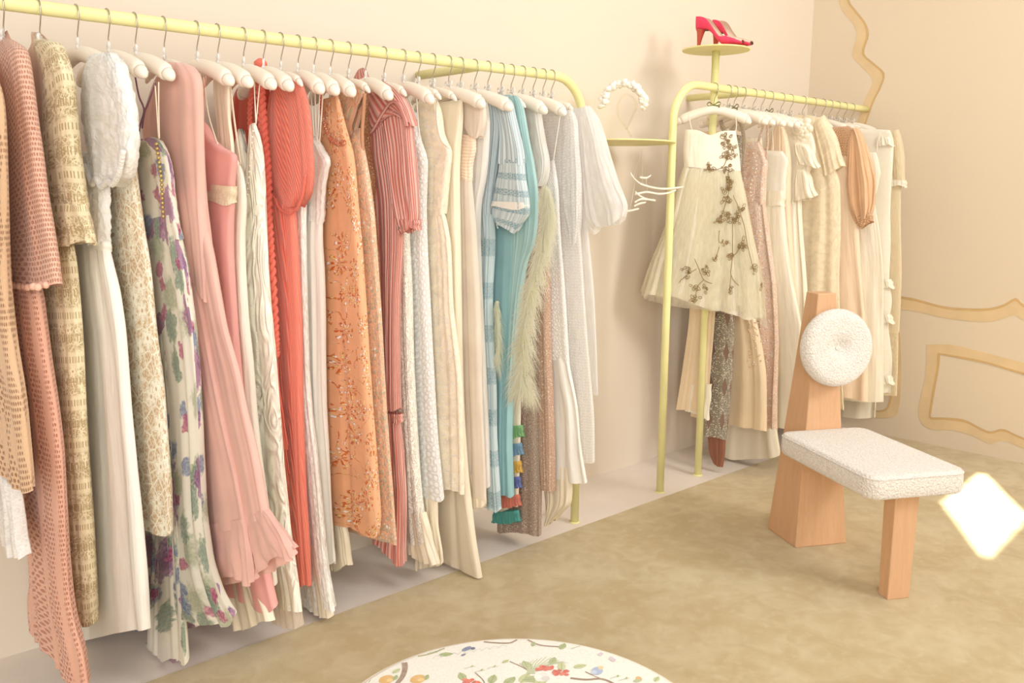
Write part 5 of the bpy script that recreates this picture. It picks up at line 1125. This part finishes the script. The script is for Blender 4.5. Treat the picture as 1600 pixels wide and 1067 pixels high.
rb = empty('ribbon_ornament', (3.0, 2.36, 1.45)); tag(rb, 'cluster of glossy white ribbon curls dangling under the round tray', 'ribbon')
def onr(px, py, d=0): return on_y(px, py, 2.365+d)
A = Acc()
for j, pts in enumerate(([(985, 270), (992, 280), (1003, 288), (1018, 293)], [(1000, 287), (1016, 292), (1035, 295), (1052, 294), (1068, 292)], [(992, 304), (1010, 300), (1030, 303), (1046, 301), (1056, 297)], [(965, 328), (975, 330), (986, 329), (998, 326)], [(991, 322), (1000, 318), (1009, 316)],
            [(993, 300), (1000, 306), (1010, 311), (1024, 313)], [(1000, 277), (1010, 278), (1017, 274)], [(992, 316), (1002, 311), (1012, 312)])):
    P = np.array([onr(x, y, -.003*j) for x, y in smooth_path(pts, 18)])
    V, Fc = tube(P, 1.0, 8); V = V.reshape(18, 8, 3); D = V-P[:, None]; V = P[:, None] + D*np.array([.0018, .0018, .0042]); A.add((V.reshape(-1, 3), Fc))
A.obj('ribbon_curls', tip_mat, rb)
thr = on_z(1003, 231, SZ-.001)
A = Acc()
for x, y in ((990, 276), (1004, 288), (1012, 300), (984, 329)):
    e = onr(x, y); A.add(tube([thr, (thr+e)/2, e], .0008, 5))
A.obj('thread', tip_mat, rb)

# ------------------------------------------------------------------ light
scn.view_settings.view_transform = 'Standard'; scn.view_settings.look = 'None'
scn.view_settings.exposure = 0.0; scn.view_settings.gamma = 1.0
w = bpy.data.worlds.new('world'); scn.world = w; w.use_nodes = True
bg = w.node_tree.nodes['Background']; bg.inputs[0].default_value = (1, .955, .89, 1); bg.inputs[1].default_value = .44
def area(name, loc, target, size, power, color, spread=None, sy=None):
    l = bpy.data.lights.new(name, 'AREA'); l.energy = power; l.color = color; l.size = size
    if sy: l.shape = 'RECTANGLE'; l.size_y = sy
    if spread: l.spread = spread
    o = bpy.data.objects.new(name, l); C.objects.link(o); o.location = loc
    d = Vector(target)-Vector(loc); o.rotation_euler = d.to_track_quat('-Z', 'Y').to_euler(); return o
area('window_light', (3.4, -1.9, 3.0), (2.6, 2.5, 1.1), 1.2, 86, (1, .965, .91))
area('ceiling_light', (2.4, .6, 3.6), (2.4, .9, 0), 3.0, 30, (1, .95, .87))  # area lamp added above the open room, no fixture there
area('side_light', (-1.2, -1.4, 1.8), (2.2, 2.6, .9), 2.4, 136, (1, .955, .89))
area('warm_light', (3.7, .3, 3.3), (4.1, 2.6, 1.2), 1.2, 13, (1, .86, .68))
# spot added behind an unseen shutter plate to throw a sun-like patch
SP = np.array([4.0, 1.30, 3.35]); zp = 3.15
quadp = [on_z(x, y, .006) for x, y in ((1535, 738), (1603, 808), (1540, 873))]; quadp.append(quadp[2]-(quadp[1]-quadp[0]))
k = (SP[2]-zp)/(SP[2]-.006); hole = [SP[:2]+(q[:2]-SP[:2])*k for q in quadp]
bm = bmesh.new(); hv = [bm.verts.new((h[0], h[1], zp)) for h in hole]; cc_ = sum(hole)/4
order = sorted(range(4), key=lambda i: math.atan2(hole[i][1]-cc_[1], hole[i][0]-cc_[0])); hv = [hv[i] for i in order]
ov = [bm.verts.new((cc_[0]+(hole[i][0]-cc_[0])*12, cc_[1]+(hole[i][1]-cc_[1])*12, zp)) for i in order]
for i in range(4): bm.faces.new((hv[i], hv[(i+1) % 4], ov[(i+1) % 4], ov[i]))
sh_ = bmobj('trim_2', bm, white_floor, smooth=False); struct(sh_)  # unseen plate added only to cut the spot beam to shape
l = bpy.data.lights.new('sun_patch', 'SPOT'); l.energy = 3600; l.spot_size = math.radians(22); l.spot_blend = 0; l.shadow_soft_size = .0020; l.color = (1, .99, .95)
o = bpy.data.objects.new('sun_patch', l); C.objects.link(o); o.location = SP
qc = sum(quadp)/4; o.rotation_euler = (Vector(qc)-Vector(SP)).to_track_quat('-Z', 'Y').to_euler()
